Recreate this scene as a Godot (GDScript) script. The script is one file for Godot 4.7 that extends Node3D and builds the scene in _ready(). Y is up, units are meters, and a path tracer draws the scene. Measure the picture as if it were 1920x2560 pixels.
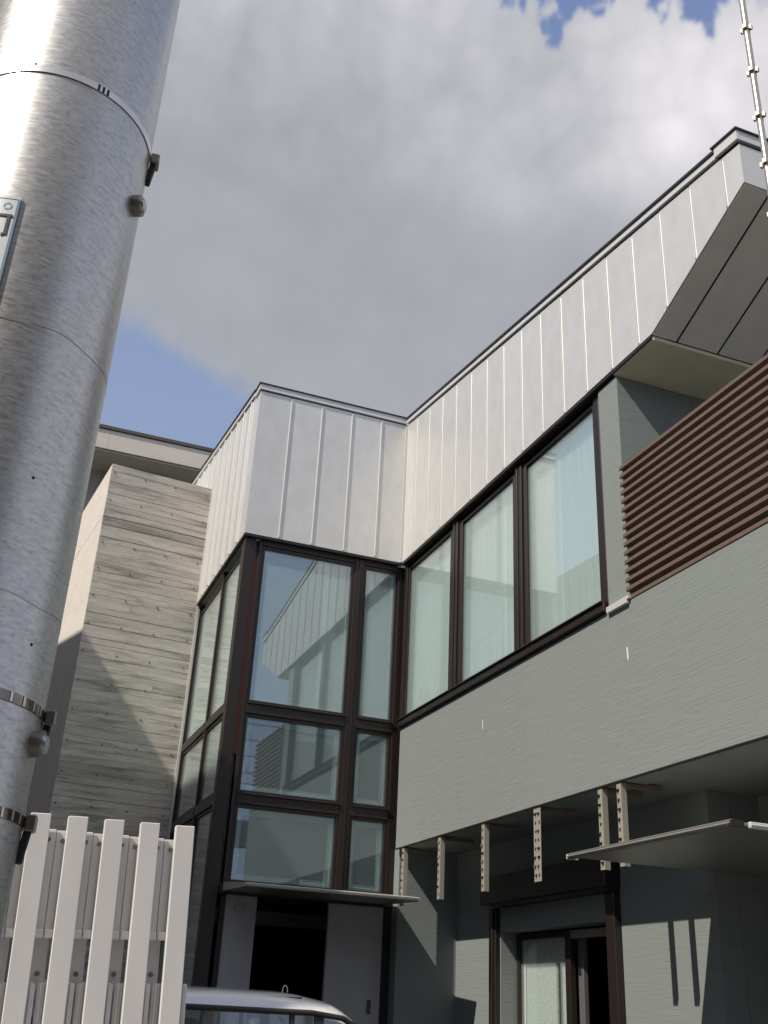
extends Node3D

const INF_LO := -1

# ------------------------------------------------------------------ mesh builder
class MB:
	var st := SurfaceTool.new()
	var xf := Transform3D()
	func _init() -> void:
		st.begin(Mesh.PRIMITIVE_TRIANGLES)
	func v(p: Vector3, g: int) -> void:
		st.set_smooth_group(g)
		st.add_vertex(xf * p)
	# a convex polygon whose front looks along «out»
	func face(p: Array, out: Vector3, g := -1) -> void:
		for i in range(1, p.size() - 1):
			var a: Vector3 = p[0]
			var b: Vector3 = p[i]
			var c: Vector3 = p[i + 1]
			if (b - a).cross(c - a).dot(out) > 0.0:
				v(a, g); v(c, g); v(b, g)
			else:
				v(a, g); v(b, g); v(c, g)
	func box(lo: Vector3, hi: Vector3, bev := 0.0) -> MB:
		var c := (lo + hi) * 0.5
		var h := (hi - lo).abs() * 0.5
		var k: float = minf(bev, minf(h.x, minf(h.y, h.z)) * 0.45)
		var ax := [Vector3.RIGHT, Vector3.UP, Vector3.BACK]
		for i in 3:
			var j := (i + 1) % 3
			var l := (i + 2) % 3
			for s in [-1.0, 1.0]:
				var n: Vector3 = ax[i] * s
				var q := []
				for t in [[-1, -1], [1, -1], [1, 1], [-1, 1]]:
					q.append(c + ax[i] * s * h[i] + ax[j] * t[0] * (h[j] - k) + ax[l] * t[1] * (h[l] - k))
				face(q, n)
				if k > 0.0:
					for s2 in [-1.0, 1.0]:
						var m: Vector3 = ax[j] * s2
						var q2 := []
						for t in [-1, 1]:
							q2.append(c + n * h[i] + m * (h[j] - k) + ax[l] * t * (h[l] - k))
						for t in [1, -1]:
							q2.append(c + n * (h[i] - k) + m * h[j] + ax[l] * t * (h[l] - k))
						face(q2, n + m)
		if k > 0.0:
			for sx in [-1, 1]:
				for sy in [-1, 1]:
					for sz in [-1, 1]:
						var d := Vector3(sx, sy, sz)
						face([c + d * Vector3(h.x, h.y - k, h.z - k), c + d * Vector3(h.x - k, h.y, h.z - k), c + d * Vector3(h.x - k, h.y - k, h.z)], d)
		return self
	# a convex outline in two axes, drawn out along the third: axis 0 takes (z, y), 1 takes (x, z), 2 takes (x, y)
	func prism(poly: Array, axis: int, a: float, b: float) -> MB:
		var at := func(p: Vector2, w: float) -> Vector3:
			if axis == 0:
				return Vector3(w, p.y, p.x)
			if axis == 1:
				return Vector3(p.x, w, p.y)
			return Vector3(p.x, p.y, w)
		var mid := Vector2.ZERO
		for p in poly:
			mid += p
		mid /= poly.size()
		var c: Vector3 = at.call(mid, (a + b) * 0.5)
		for w in [a, b]:
			var q := []
			for p in poly:
				q.append(at.call(p, w))
			face(q, at.call(mid, w) - c)
		for i in poly.size():
			var p0: Vector2 = poly[i]
			var p1: Vector2 = poly[(i + 1) % poly.size()]
			var q := [at.call(p0, a), at.call(p1, a), at.call(p1, b), at.call(p0, b)]
			face(q, (q[0] + q[1] + q[2] + q[3]) * 0.25 - c)
		return self
	# a tapered round bar
	func rod(p: Vector3, q: Vector3, r0: float, r1: float, seg := 16, caps := true) -> MB:
		var d := (q - p).normalized()
		var u := d.cross(Vector3.UP if absf(d.y) < 0.9 else Vector3.RIGHT).normalized()
		var w := d.cross(u)
		var ra := []
		var rb := []
		for i in seg:
			var t := TAU * i / seg
			var o := u * cos(t) + w * sin(t)
			ra.append(p + o * r0)
			rb.append(q + o * r1)
		for i in seg:
			var j := (i + 1) % seg
			face([ra[i], ra[j], rb[j], rb[i]], (ra[i] + ra[j]) * 0.5 - p, 1)
		if caps:
			face(ra, -d)
			face(rb, d)
		return self
	# a ring-by-ring skin; rings are equal-length arrays of points
	func loft(rings: Array, closed: bool, inside: Vector3, g := 2) -> MB:
		for i in rings.size() - 1:
			var n: int = rings[i].size()
			for j in (n if closed else n - 1):
				var k := (j + 1) % n
				var q := [rings[i][j], rings[i][k], rings[i + 1][k], rings[i + 1][j]]
				var mid: Vector3 = (q[0] + q[1] + q[2] + q[3]) * 0.25
				var nn: Vector3 = (q[2] - q[0]).cross(q[3] - q[1])
				var out: Vector3 = nn if nn.dot(mid - Vector3(mid.x, inside.y, inside.z)) > 0.0 else -nn
				face([q[0], q[1], q[2]], out, g)
				face([q[0], q[2], q[3]], out, g)
		return self
	func mesh() -> ArrayMesh:
		st.generate_normals()
		return st.commit()

# ------------------------------------------------------------------ names and objects
var used := {}
func numbered(n: String) -> String:
	used[n] = used.get(n, -1) + 1
	return n if used[n] == 0 else "%s_%03d" % [n, used[n]]

func thing(called: String, label: String, category: String, at := Vector3.ZERO, group := "") -> Node3D:
	var o := Node3D.new()
	o.name = numbered(called)
	add_child(o)
	o.position = at
	tag(o, label, category, group)
	return o

func tag(o: Node3D, label: String, category: String, group := "") -> void:
	o.set_meta("label", label)
	o.set_meta("category", category)
	if group != "":
		o.set_meta("group", group)

var part_names := {}
func part(parent: Node, called: String, m: Variant, material: Material, label := "") -> MeshInstance3D:
	var o := MeshInstance3D.new()
	o.mesh = m.mesh() if m is MB else m
	o.material_override = material
	var key := "%d/%s" % [parent.get_instance_id(), called]
	part_names[key] = part_names.get(key, -1) + 1
	o.name = called if part_names[key] == 0 else "%s_%03d" % [called, part_names[key]]
	o.cast_shadow = GeometryInstance3D.SHADOW_CASTING_SETTING_ON
	parent.add_child(o, true)
	if label != "":
		o.set_meta("label", label)
	return o

func structure(called: String, m: MB, material: Material) -> MeshInstance3D:
	var o := part(self, called, m, material)
	o.set_meta("kind", "structure")
	return o

# ------------------------------------------------------------------ materials
var M := {}
func lin(r: float, g: float, b: float, a := 1.0) -> Color:
	var c := Color(r, g, b).linear_to_srgb()
	c.a = a
	return c

func grey(v: float) -> Color:
	return Color(v, v, v)

func noise(kind: int, freq: float, oct: int, seed_: int, gain := 0.5) -> FastNoiseLite:
	var n := FastNoiseLite.new()
	n.noise_type = kind
	n.frequency = freq
	n.seed = seed_
	n.fractal_type = FastNoiseLite.FRACTAL_FBM if oct > 1 else FastNoiseLite.FRACTAL_NONE
	n.fractal_octaves = oct
	n.fractal_gain = gain
	return n

func tex(n: FastNoiseLite, stops: Array, size := 512, normal := false) -> NoiseTexture2D:
	var t := NoiseTexture2D.new()
	t.width = size
	t.height = size
	t.seamless = true
	t.seamless_blend_skirt = 0.2
	t.noise = n
	t.generate_mipmaps = false
	if normal:
		t.as_normal_map = true
	elif stops.size() > 0:
		var g := Gradient.new()
		var offs := PackedFloat32Array()
		var cols := PackedColorArray()
		for s in stops:
			offs.append(s[0])
			cols.append(s[1] if s[1] is Color else grey(s[1]))
		g.offsets = offs
		g.colors = cols
		t.color_ramp = g
	return t

func mat(called: String, albedo: Color, rough: float, metal := 0.0) -> StandardMaterial3D:
	var m := StandardMaterial3D.new()
	m.resource_name = called
	m.albedo_color = albedo
	m.roughness = rough
	m.metallic = metal
	M[called] = m
	return m

func tri(m: StandardMaterial3D, scale: Vector3, world := true) -> StandardMaterial3D:
	m.uv1_triplanar = true
	m.uv1_world_triplanar = world
	m.uv1_scale = scale
	m.uv1_triplanar_sharpness = 8.0
	return m

func bump(m: StandardMaterial3D, t: Texture2D, cm: float) -> void:
	m.heightmap_enabled = true
	m.heightmap_texture = t
	m.heightmap_scale = cm

func make_materials() -> void:
	var S := FastNoiseLite.TYPE_SIMPLEX_SMOOTH
	var V := FastNoiseLite.TYPE_VALUE_CUBIC
	var m: StandardMaterial3D
	var soft := tex(noise(S, 0.012, 4, 11), [[0.0, 0.95], [1.0, 1.0]])
	var fine := tex(noise(S, 0.08, 4, 12), [[0.0, 0.9], [1.0, 1.0]])
	var wavy := tex(noise(S, 0.008, 2, 13), [])
	var comb_c := tex(noise(V, 0.055, 4, 14, 0.6), [[0.15, 0.88], [0.38, 0.97], [0.8, 1.0]], 1024)
	var comb_h := tex(noise(V, 0.055, 4, 14, 0.6), [], 1024)
	# zinc coated sheet: slight oil-canning, faint mottle
	for i in 4:
		m = mat("zinc_%d" % i, lin(0.76, 0.765, 0.762) * [1.0, 0.985, 1.012, 0.993][i], 0.42, 0.4)
		m.albedo_texture = soft
		m.albedo_color.a = 1.0
		tri(m, Vector3(0.6, 0.35, 0.6))
		m.uv1_offset = Vector3(0.37, 0.21, 0.53) * i
		bump(m, wavy, [0.09, 0.13, 0.08, 0.11][i])
	mat("zinc_edge", lin(0.58, 0.585, 0.585), 0.55, 0.2)
	mat("rib_highlight", lin(0.82, 0.825, 0.83), 0.4, 0.3)  # seam metal made paler, sunlit highlight put into the colour
	mat("zinc_trim", lin(0.72, 0.725, 0.725), 0.44, 0.3)
	m = mat("zinc_soffit", lin(0.82, 0.80, 0.75), 0.6, 0.0)
	m.albedo_texture = soft
	tri(m, Vector3(0.5, 0.5, 0.5))
	mat("dark_cap", lin(0.035, 0.035, 0.038), 0.5, 0.3)
	mat("black_gap", lin(0.02, 0.02, 0.02), 0.8)
	# combed plaster
	m = mat("plaster", lin(0.234, 0.266, 0.268), 0.86)
	m.albedo_texture = comb_c
	tri(m, Vector3(0.10, 3.6, 0.10))
	bump(m, comb_h, 0.2)
	m = mat("plaster_smooth", lin(0.235, 0.268, 0.265), 0.9)
	m.albedo_texture = soft
	tri(m, Vector3(0.4, 0.4, 0.4))
	m = mat("cream_soffit", lin(0.80, 0.76, 0.58), 0.85)
	m.albedo_texture = soft
	tri(m, Vector3(0.5, 0.5, 0.5))
	mat("paint_white", lin(0.72, 0.72, 0.72), 0.7)
	# brown steel
	m = mat("brown_steel", lin(0.030, 0.022, 0.021), 0.36, 0.15)
	m.albedo_texture = fine
	tri(m, Vector3(1.5, 0.3, 1.5))
	mat("brown_dark", lin(0.016, 0.013, 0.013), 0.5)
	mat("red_primer", lin(0.15, 0.030, 0.020), 0.55)
	# glass
	m = mat("pane", lin(0.70, 0.88, 0.89, 0.13), 0.0)
	m.transparency = BaseMaterial3D.TRANSPARENCY_ALPHA
	m.metallic_specular = 0.5
	var blank := Image.create(4, 4, false, Image.FORMAT_RGB8)
	blank.fill(Color.WHITE)
	var blank_t := ImageTexture.create_from_image(blank)
	m = mat("coated_pane", lin(0.80, 0.93, 1.0, 0.26), 0.0, 1.0)
	m.transparency = BaseMaterial3D.TRANSPARENCY_ALPHA
	m.albedo_texture = blank_t
	m.roughness = 0.01
	m = mat("film_coated_pane", lin(0.65, 0.88, 1.0, 0.07), 0.0, 1.0)
	m.transparency = BaseMaterial3D.TRANSPARENCY_ALPHA
	m.albedo_texture = blank_t
	m.roughness = 0.01
	m = mat("light_coated_pane", lin(0.80, 0.95, 0.93, 0.12), 0.0, 1.0)
	m.transparency = BaseMaterial3D.TRANSPARENCY_ALPHA
	m.albedo_texture = blank_t
	m.roughness = 0.01
	m = mat("sheer", lin(0.74, 0.84, 0.80), 0.9)
	m.backlight_enabled = true
	m.backlight = lin(0.35, 0.38, 0.36)
	mat("overhang_shade_strip", lin(0.07, 0.075, 0.062), 0.8)  # dark olive: the overhang shadow put into a colour
	mat("sheer_double", lin(0.82, 0.86, 0.82), 0.9)
	mat("film_margin", lin(0.38, 0.58, 0.64), 0.6)
	mat("film_dark", lin(0.035, 0.060, 0.082), 0.5)
	mat("film_line", lin(0.50, 0.62, 0.62), 0.6)
	m = mat("clear_pane", lin(0.6, 0.75, 0.80, 0.04), 0.0)
	m.transparency = BaseMaterial3D.TRANSPARENCY_ALPHA
	m = mat("door_lace", lin(0.50, 0.57, 0.51), 0.95)
	m.albedo_texture = tex(noise(S, 0.03, 5, 19), [[0.25, 0.88], [0.7, 1.0]])
	tri(m, Vector3(1.4, 1.4, 1.4))
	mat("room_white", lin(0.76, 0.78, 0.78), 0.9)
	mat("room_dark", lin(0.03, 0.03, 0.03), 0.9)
	m = mat("door_panel", lin(0.46, 0.455, 0.49), 0.6)
	m.albedo_texture = soft
	tri(m, Vector3(0.5, 0.5, 0.5))
	mat("switch_plate", lin(0.42, 0.37, 0.29), 0.6)
	mat("lock_blue", lin(0.06, 0.065, 0.12), 0.5)
	# louvre
	m = mat("louvre", lin(0.165, 0.115, 0.092), 0.55)
	m.albedo_texture = fine
	tri(m, Vector3(1.0, 1.0, 0.25))
	# aluminium
	m = mat("alu", lin(0.86, 0.85, 0.85), 0.42, 0.08)
	m.albedo_texture = soft
	tri(m, Vector3(0.7, 0.3, 0.7))
	mat("dull_alu", lin(0.16, 0.16, 0.17), 0.5, 0.3)
	mat("alu_canopy", lin(0.30, 0.295, 0.28), 0.42, 0.6)
	m = mat("bracket_zinc", lin(0.44, 0.415, 0.36), 0.55, 0.25)
	m.albedo_texture = fine
	tri(m, Vector3(2, 2, 2))
	mat("bracket_arm", lin(0.20, 0.16, 0.12), 0.6, 0.1)
	mat("hole", lin(0.008, 0.008, 0.008), 0.8)
	# concrete
	var grain := tex(noise(V, 0.05, 5, 21, 0.62), [[0.12, 0.82], [0.40, 0.95], [0.7, 1.0]], 1024)
	var grain_h := tex(noise(V, 0.05, 5, 21, 0.62), [], 1024)
	var blot := tex(noise(S, 0.006, 5, 22, 0.55), [[0.12, 0.78], [0.42, 0.95], [0.75, 1.0]], 512)
	var tones := [[0.64, 0.605, 0.56], [0.61, 0.58, 0.535], [0.67, 0.635, 0.59], [0.58, 0.55, 0.505], [0.47, 0.45, 0.41]]
	for i in tones.size():
		m = mat("board_%d" % i, lin(tones[i][0], tones[i][1], tones[i][2]), 0.9)
		m.albedo_texture = grain
		tri(m, Vector3(0.28, 2.2, 0.28), false)
		m.uv1_offset = Vector3(0.31, 0.47, 0.13) * i
		m.detail_enabled = true
		m.detail_blend_mode = BaseMaterial3D.BLEND_MODE_MUL
		m.detail_albedo = blot
		m.detail_uv_layer = BaseMaterial3D.DETAIL_UV_1
		bump(m, grain_h, 0.13)
	m = mat("concrete_smooth", lin(0.74, 0.705, 0.665), 0.88)
	m.albedo_texture = soft
	tri(m, Vector3(0.3, 0.3, 0.3), false)
	mat("concrete_joint", lin(0.26, 0.25, 0.22), 0.95)
	mat("plug", lin(0.20, 0.19, 0.17), 0.95)
	m = mat("far_fascia", lin(0.66, 0.62, 0.57), 0.85)
	m.albedo_texture = soft
	tri(m, Vector3(0.15, 0.3, 0.15))
	mat("far_wall", lin(0.40, 0.375, 0.33), 0.9)
	mat("far_soffit", lin(0.52, 0.50, 0.45), 0.9)
	mat("far_coping", lin(0.10, 0.085, 0.08), 0.6, 0.2)
	mat("far_glass", lin(0.05, 0.06, 0.07), 0.05)
	# galvanised pole
	var streak := tex(noise(V, 0.035, 5, 31, 0.62), [[0.12, 0.84], [0.40, 0.95], [0.7, 1.0]], 1024)
	var streak_h := tex(noise(V, 0.035, 5, 31, 0.62), [], 1024)
	var spang := tex(noise(S, 0.035, 6, 32, 0.68), [[0.02, 0.66], [0.20, 0.93], [0.5, 1.0]], 1024)
	m = mat("galvanised", lin(0.66, 0.665, 0.67), 0.36, 0.80)
	m.albedo_texture = streak
	m.uv1_scale = Vector3(1, 1, 1)
	m.detail_enabled = true
	m.detail_blend_mode = BaseMaterial3D.BLEND_MODE_MUL
	m.detail_albedo = spang
	m.detail_uv_layer = BaseMaterial3D.DETAIL_UV_2
	m.roughness = 1.0
	m.roughness_texture = tex(noise(S, 0.03, 4, 33), [[0.2, 0.33], [0.8, 0.42]], 512)
	m.roughness_texture_channel = BaseMaterial3D.TEXTURE_CHANNEL_RED
	bump(m, streak_h, 0.008)
	mat("weld", lin(0.50, 0.50, 0.50), 0.4, 0.8)
	mat("stainless", lin(0.80, 0.80, 0.80), 0.28, 0.7)
	mat("strap_dark_reflection", lin(0.26, 0.22, 0.19), 0.14, 1.0)  # lower straps: their dark reflections are put into the metal colour
	mat("bolt_steel", lin(0.30, 0.27, 0.24), 0.4, 0.8)
	mat("black_rubber", lin(0.02, 0.018, 0.016), 0.6)
	mat("sign_white", lin(0.62, 0.68, 0.72), 0.45, 0.1)
	mat("sign_edge", lin(0.20, 0.34, 0.44), 0.4, 0.1)
	mat("sign_ink", lin(0.03, 0.03, 0.035), 0.6)
	m = mat("pipe", lin(0.62, 0.57, 0.50), 0.3, 0.8)
	m.albedo_texture = fine
	tri(m, Vector3(3, 1, 3))
	mat("pipe_collar", lin(0.42, 0.38, 0.30), 0.5, 0.5)
	# car
	m = mat("car_paint", lin(0.80, 0.80, 0.80), 0.3, 0.15)
	m.clearcoat_enabled = true
	m.clearcoat = 1.0
	m.clearcoat_roughness = 0.04
	mat("car_trim", lin(0.02, 0.018, 0.018), 0.5)
	m = mat("car_glass", lin(0.12, 0.16, 0.17, 0.25), 0.0)
	m.transparency = BaseMaterial3D.TRANSPARENCY_ALPHA
	m = mat("car_glass_coated", lin(0.85, 0.92, 0.95, 0.22), 0.01, 1.0)
	m.transparency = BaseMaterial3D.TRANSPARENCY_ALPHA
	m.albedo_texture = blank_t
	mat("car_seat", lin(0.16, 0.16, 0.17), 0.9)
	mat("tyre", lin(0.02, 0.02, 0.02), 0.85)
	mat("car_lamp", lin(0.7, 0.7, 0.7), 0.1, 0.3)
	mat("car_lamp_red", lin(0.3, 0.02, 0.02), 0.2)
	m = mat("asphalt", lin(0.16, 0.157, 0.15), 0.92)
	m.albedo_texture = fine
	tri(m, Vector3(2, 2, 2))
	m = mat("forecourt", lin(0.095, 0.092, 0.086), 0.92)
	m.albedo_texture = blot
	tri(m, Vector3(0.4, 0.4, 0.4))
	m = mat("neighbour_wall", lin(0.24, 0.225, 0.205), 0.9)
	m.albedo_texture = blot
	tri(m, Vector3(0.15, 0.15, 0.15))
	m = mat("post_concrete", lin(0.33, 0.32, 0.30), 0.9)
	mat("cable", lin(0.015, 0.015, 0.015), 0.7)

# ------------------------------------------------------------------ sky
func lobe(az: float, el: float, l: Array) -> float:
	var a := (az - float(l[0])) / float(l[2])
	var e := (el - float(l[1])) / float(l[3])
	return float(l[4]) * exp(-a * a - e * e)

func make_sky() -> PanoramaSkyMaterial:
	var W := 2048
	var H := 1024
	var big := noise(FastNoiseLite.TYPE_SIMPLEX_SMOOTH, 1.25, 3, 5)
	var mid := noise(FastNoiseLite.TYPE_SIMPLEX_SMOOTH, 4.5, 5, 6, 0.52)
	var puff := noise(FastNoiseLite.TYPE_SIMPLEX_SMOOTH, 18.0, 6, 8, 0.6)
	var curl := noise(FastNoiseLite.TYPE_SIMPLEX_SMOOTH, 26.0, 5, 9, 0.62)
	var billow := noise(FastNoiseLite.TYPE_SIMPLEX_SMOOTH, 8.0, 5, 17, 0.5)
	billow.fractal_type = FastNoiseLite.FRACTAL_RIDGED
	var cover := [[18.0, 42.0, 20.0, 10.0, 1.0], [-4.0, 49.0, 13.0, 8.0, 0.8], [40.0, 45.5, 11.0, 5.0, 0.9], [24.0, 33.0, 9.0, 5.0, 0.5],
		[4.0, 28.3, 7.0, 3.9, -1.75], [-8.0, 33.0, 8.0, 5.0, -0.6], [33.8, 54.7, 6.0, 2.2, -2.3], [42.4, 51.6, 1.2, 1.6, -1.3]]
	var shine := [[43.0, 46.8, 8.0, 5.0, 0.52], [37.5, 43.6, 5.0, 2.2, 0.16], [27.0, 46.5, 7.0, 4.0, 0.16], [22.0, 52.5, 12.0, 3.6, 0.16], [1.0, 52.0, 11.0, 5.0, 0.17], [28.5, 42.5, 3.2, 1.8, 0.10], [36.0, 50.5, 6.0, 1.8, 0.12]]
	var data := PackedFloat32Array()
	data.resize(W * H * 3)
	var k := 0
	for y in H:
		var el := 90.0 - (y + 0.5) * 180.0 / H
		var e := deg_to_rad(el)
		var ce := cos(e)
		var se := sin(e)
		var up := clampf(el / 60.0, 0.0, 1.0)
		for x in W:
			if el < -1.0:
				data[k] = 0.13; data[k + 1] = 0.13; data[k + 2] = 0.13
				k += 3
				continue
			var az := (x + 0.5) * 360.0 / W
			if az > 180.0:
				az -= 360.0
			var a := deg_to_rad(az)
			var d := Vector3(sin(a) * ce, se, -cos(a) * ce)
			var inside := exp(-pow((az - 18.0) / 42.0, 4.0) - pow((el - 42.0) / 24.0, 4.0))
			var lo := big.get_noise_3dv(d)
			var hi := mid.get_noise_3dv(d)
			var c := 0.27 + lo * 0.95 * (1.0 - 0.75 * inside)
			var b := 0.0
			if inside > 0.001:
				for l in cover:
					c += lobe(az, el, l)
				for l in shine:
					b += lobe(az, el, l)
			var crisp := clampf((el - 40.0) / 6.0, 0.0, 1.0) * inside   # fair-weather tops are crisp, the low grey base is soft
			var cn := curl.get_noise_3dv(d)
			var bw := -billow.get_noise_3dv(d)
			var alpha := smoothstep(0.0, lerpf(0.55, 0.22, crisp), c + hi * 0.34 + cn * lerpf(0.16, 0.85, crisp) + bw * 0.55 * crisp)
			alpha *= smoothstep(-1.0, 4.0, el)
			var pf := puff.get_noise_3dv(d)
			var v := lerpf(0.50 + 0.20 * lo, 0.415, inside) + b * (0.92 + 0.30 * bw * crisp)
			v += lerpf(0.03, 0.055, crisp) * hi + lerpf(0.012, 0.03, crisp) * cn + 0.045 * pf * clampf(b * 3.0 + 0.2 + (1.0 - inside), 0.0, 1.0) + lerpf(0.012, 0.04, maxf(crisp, 1.0 - inside)) * bw
			v += 0.14 * (1.0 - alpha) * inside * crisp
			v = clampf(v, 0.22, 0.95)
			var warm := clampf((v - 0.33) / 0.4, 0.0, 1.0)
			var cl := Vector3(v * lerpf(0.93, 1.0, warm), v * lerpf(0.985, 0.975, warm), v * lerpf(1.09, 1.02, warm))
			var bl := Vector3(lerpf(0.40, 0.145, up), lerpf(0.50, 0.215, up), lerpf(0.66, 0.44, up))
			var col := bl.lerp(cl, alpha)
			data[k] = col.x; data[k + 1] = col.y; data[k + 2] = col.z
			k += 3
	var im := Image.create_from_data(W, H, false, Image.FORMAT_RGBF, data.to_byte_array())
	var p := PanoramaSkyMaterial.new()
	p.panorama = ImageTexture.create_from_image(im)
	return p

# ------------------------------------------------------------------ shared geometry numbers
const HT := 9.467      # roof edge height at z = 0
const SL := 0.1598     # roof falls towards the street
const HB := 7.2516     # lower edge of the sheet fascia
const BAY_X := -2.257
const WALL_X := 0.04
const RX := 0.88       # recessed ground floor wall
func top(z: float) -> float:
	return HT - SL * z
func low(z: float) -> float:
	return HB if z <= 6.0 else HB + (z - 6.0) * (7.873 - HB) / 1.36

var rng := RandomNumberGenerator.new()
var house: Node3D

func _ready() -> void:
	# camera, sky, sun, exposure
	var cam := Camera3D.new()
	cam.name = "camera"
	add_child(cam)
	cam.position = Vector3(-4.8518, 1.6, 12.4404)
	cam.rotation = Vector3(0.4487, -0.3506, 0.0517)
	cam.fov = 52.63
	cam.near = 0.05
	cam.far = 900.0
	var sky := Sky.new()
	sky.sky_material = make_sky()
	var env := Environment.new()
	env.background_mode = Environment.BG_SKY
	env.sky = sky
	env.tonemap_mode = Environment.TONE_MAPPER_LINEAR
	env.tonemap_exposure = 1.0
	env.sdfgi_enabled = true
	env.ssao_enabled = true
	env.ssil_enabled = true
	var we := WorldEnvironment.new()
	we.name = "surroundings"
	we.environment = env
	add_child(we)
	var sun := DirectionalLight3D.new()
	sun.name = "sun"
	add_child(sun)
	sun.look_at_from_position(Vector3(-1.0, 1.18, 0.35) * 20.0, Vector3.ZERO)
	sun.light_energy = 1.55
	sun.light_color = Color(1.0, 0.955, 0.89)
	sun.light_angular_distance = 0.5
	sun.shadow_enabled = true
	rng.seed = 7
	make_materials()
	ground()
	build_house()
	concrete_tower()
	far_building()
	neighbour()
	added_rear_house()
	awnings()
	brackets()
	louvre_screen()
	steel_pole()
	scaffold_pipe()
	fence()
	car()
	utility_pole()

# ------------------------------------------------------------------ setting
func ground() -> void:
	structure("road", MB.new().box(Vector3(-300, -0.3, -300), Vector3(300, 0.0, 300)), M.asphalt)
	structure("forecourt", MB.new().box(Vector3(-5.4, -0.2, -2.8), Vector3(1.4, 0.004, 9.0)), M.forecourt)

# ------------------------------------------------------------------ the house
func sheet(parent: Node, called: String, poly: Array, axis: int, a: float, b: float, m: Material) -> void:
	part(parent, called, MB.new().prism(poly, axis, a, b), m)

func build_house() -> void:
	house = thing("metal_clad_house", "grey house with pale standing seam metal upper cladding and combed plaster walls", "house")
	fascia_wing()
	fascia_bay()
	fascia_bay_side()
	roof_and_core()
	bay_glazing()
	bay_side_glazing()
	wing_windows()
	plaster_walls()
	terrace()
	ground_floor()
	garage()

func coping_x(par: Node, x: float, z0: float, z1: float) -> void:   # along z, outer face towards -x
	var s := func(z: float, dy: float) -> Vector2: return Vector2(z, top(z) + dy)
	part(par, "shadow_gap", MB.new().prism([s.call(z0, -0.004), s.call(z1, -0.004), s.call(z1, 0.030), s.call(z0, 0.030)], 0, x + 0.012, x + 0.2), M.black_gap)
	part(par, "coping", MB.new().prism([s.call(z0, 0.0305), s.call(z1, 0.0305), s.call(z1, 0.095), s.call(z0, 0.095)], 0, x - 0.025, x + 0.25), M.zinc_trim)
	part(par, "coping_cap", MB.new().prism([s.call(z0, 0.0955), s.call(z1, 0.0955), s.call(z1, 0.122), s.call(z0, 0.122)], 0, x - 0.04, x + 0.25), M.dark_cap)

func fascia_wing() -> void:
	var z1 := 7.36
	var base := part(house, "wing_fascia", MB.new().prism([Vector2(0.012, HB), Vector2(6.0, HB), Vector2(z1, low(z1)), Vector2(z1, top(z1)), Vector2(0.012, top(0.012))], 0, 0.012, 0.16), M.zinc_trim)
	var edges := [0.02]
	for i in 16:
		edges.append(0.394 + 0.45 * i)
	edges.append(z1)
	for i in edges.size() - 1:
		var a: float = edges[i] + (0.003 if i > 0 else 0.0)
		var b: float = edges[i + 1] - (0.003 if i < 16 else 0.0)
		var poly := [Vector2(a, low(a))]
		if a < 6.0 and b > 6.0:
			poly.append(Vector2(6.0, HB))
		poly.append_array([Vector2(b, low(b)), Vector2(b, top(b)), Vector2(a, top(a))])
		sheet(base, "panel", poly, 0, rng.randf_range(-0.0015, 0.001), 0.010, M["zinc_%d" % (rng.randi() % 4)])
		if i > 0:
			var z: float = edges[i]
			part(base, "standing_seam", MB.new().box(Vector3(-0.011, low(z) + 0.012, z - 0.003), Vector3(0.010, top(z) - 0.03, z + 0.003), 0.0012), M.zinc_edge)
			part(base, "seam_fold", MB.new().box(Vector3(-0.004, low(z) + 0.014, z + 0.0045), Vector3(0.010, top(z) - 0.034, z + 0.018), 0.002), M["zinc_1"])
	part(base, "corner_flashing", MB.new().box(Vector3(-0.035, HB, 0.0025), Vector3(0.0, top(0.0) - 0.01, 0.018), 0.002), M.zinc_edge)
	coping_x(base, 0.0, 0.03, 7.10)
	# the raised coping box at the street end
	var e0 := 7.10
	var s := func(z: float, dy: float) -> Vector2: return Vector2(z, top(z) + dy)
	part(base, "end_coping", MB.new().prism([s.call(e0, 0.04), s.call(z1 + 0.03, 0.04), s.call(z1 + 0.03, 0.145), s.call(e0, 0.145)], 0, -0.03, 1.6), M.zinc_trim)
	part(base, "end_coping_cap", MB.new().prism([s.call(e0 - 0.03, 0.145), s.call(z1 + 0.045, 0.145), s.call(z1 + 0.045, 0.162), s.call(e0 - 0.03, 0.162)], 0, -0.045, 1.6), M.dark_cap)
	part(base, "end_shadow_gap", MB.new().prism([s.call(e0, -0.004), s.call(z1 - 0.006, -0.004), s.call(z1 - 0.006, 0.04), s.call(e0, 0.04)], 0, 0.006, 1.6), M.black_gap)
	# the street end of the overhang
	part(base, "end_panel", MB.new().box(Vector3(0.0, low(z1), z1 + 0.001), Vector3(1.6, top(z1), z1 + 0.013)), M["zinc_2"])
	# sloping soffit in trays
	var xs := [0.012, 0.27, 0.72, 1.17, 1.6]
	for i in 4:
		part(base, "soffit_tray", MB.new().prism([Vector2(6.0, HB - 0.012), Vector2(z1, low(z1) - 0.012), Vector2(z1, low(z1) - 0.002), Vector2(6.0, HB - 0.002)], 0, xs[i] + (0.011 if i > 0 else 0.0), xs[i + 1] - 0.011), M.zinc_soffit)
	part(base, "soffit_backing", MB.new().prism([Vector2(6.0, HB + 0.01), Vector2(z1, low(z1) + 0.01), Vector2(z1, low(z1) + 0.03), Vector2(6.0, HB + 0.03)], 0, 0.17, 1.6), M.black_gap)
	part(base, "soffit_shade_trim", MB.new().box(Vector3(0.004, HB - 0.035, 0.0), Vector3(0.05, HB - 0.002, 5.98)), M.brown_dark)  # dark strip put in for the shadow under the fascia

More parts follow.
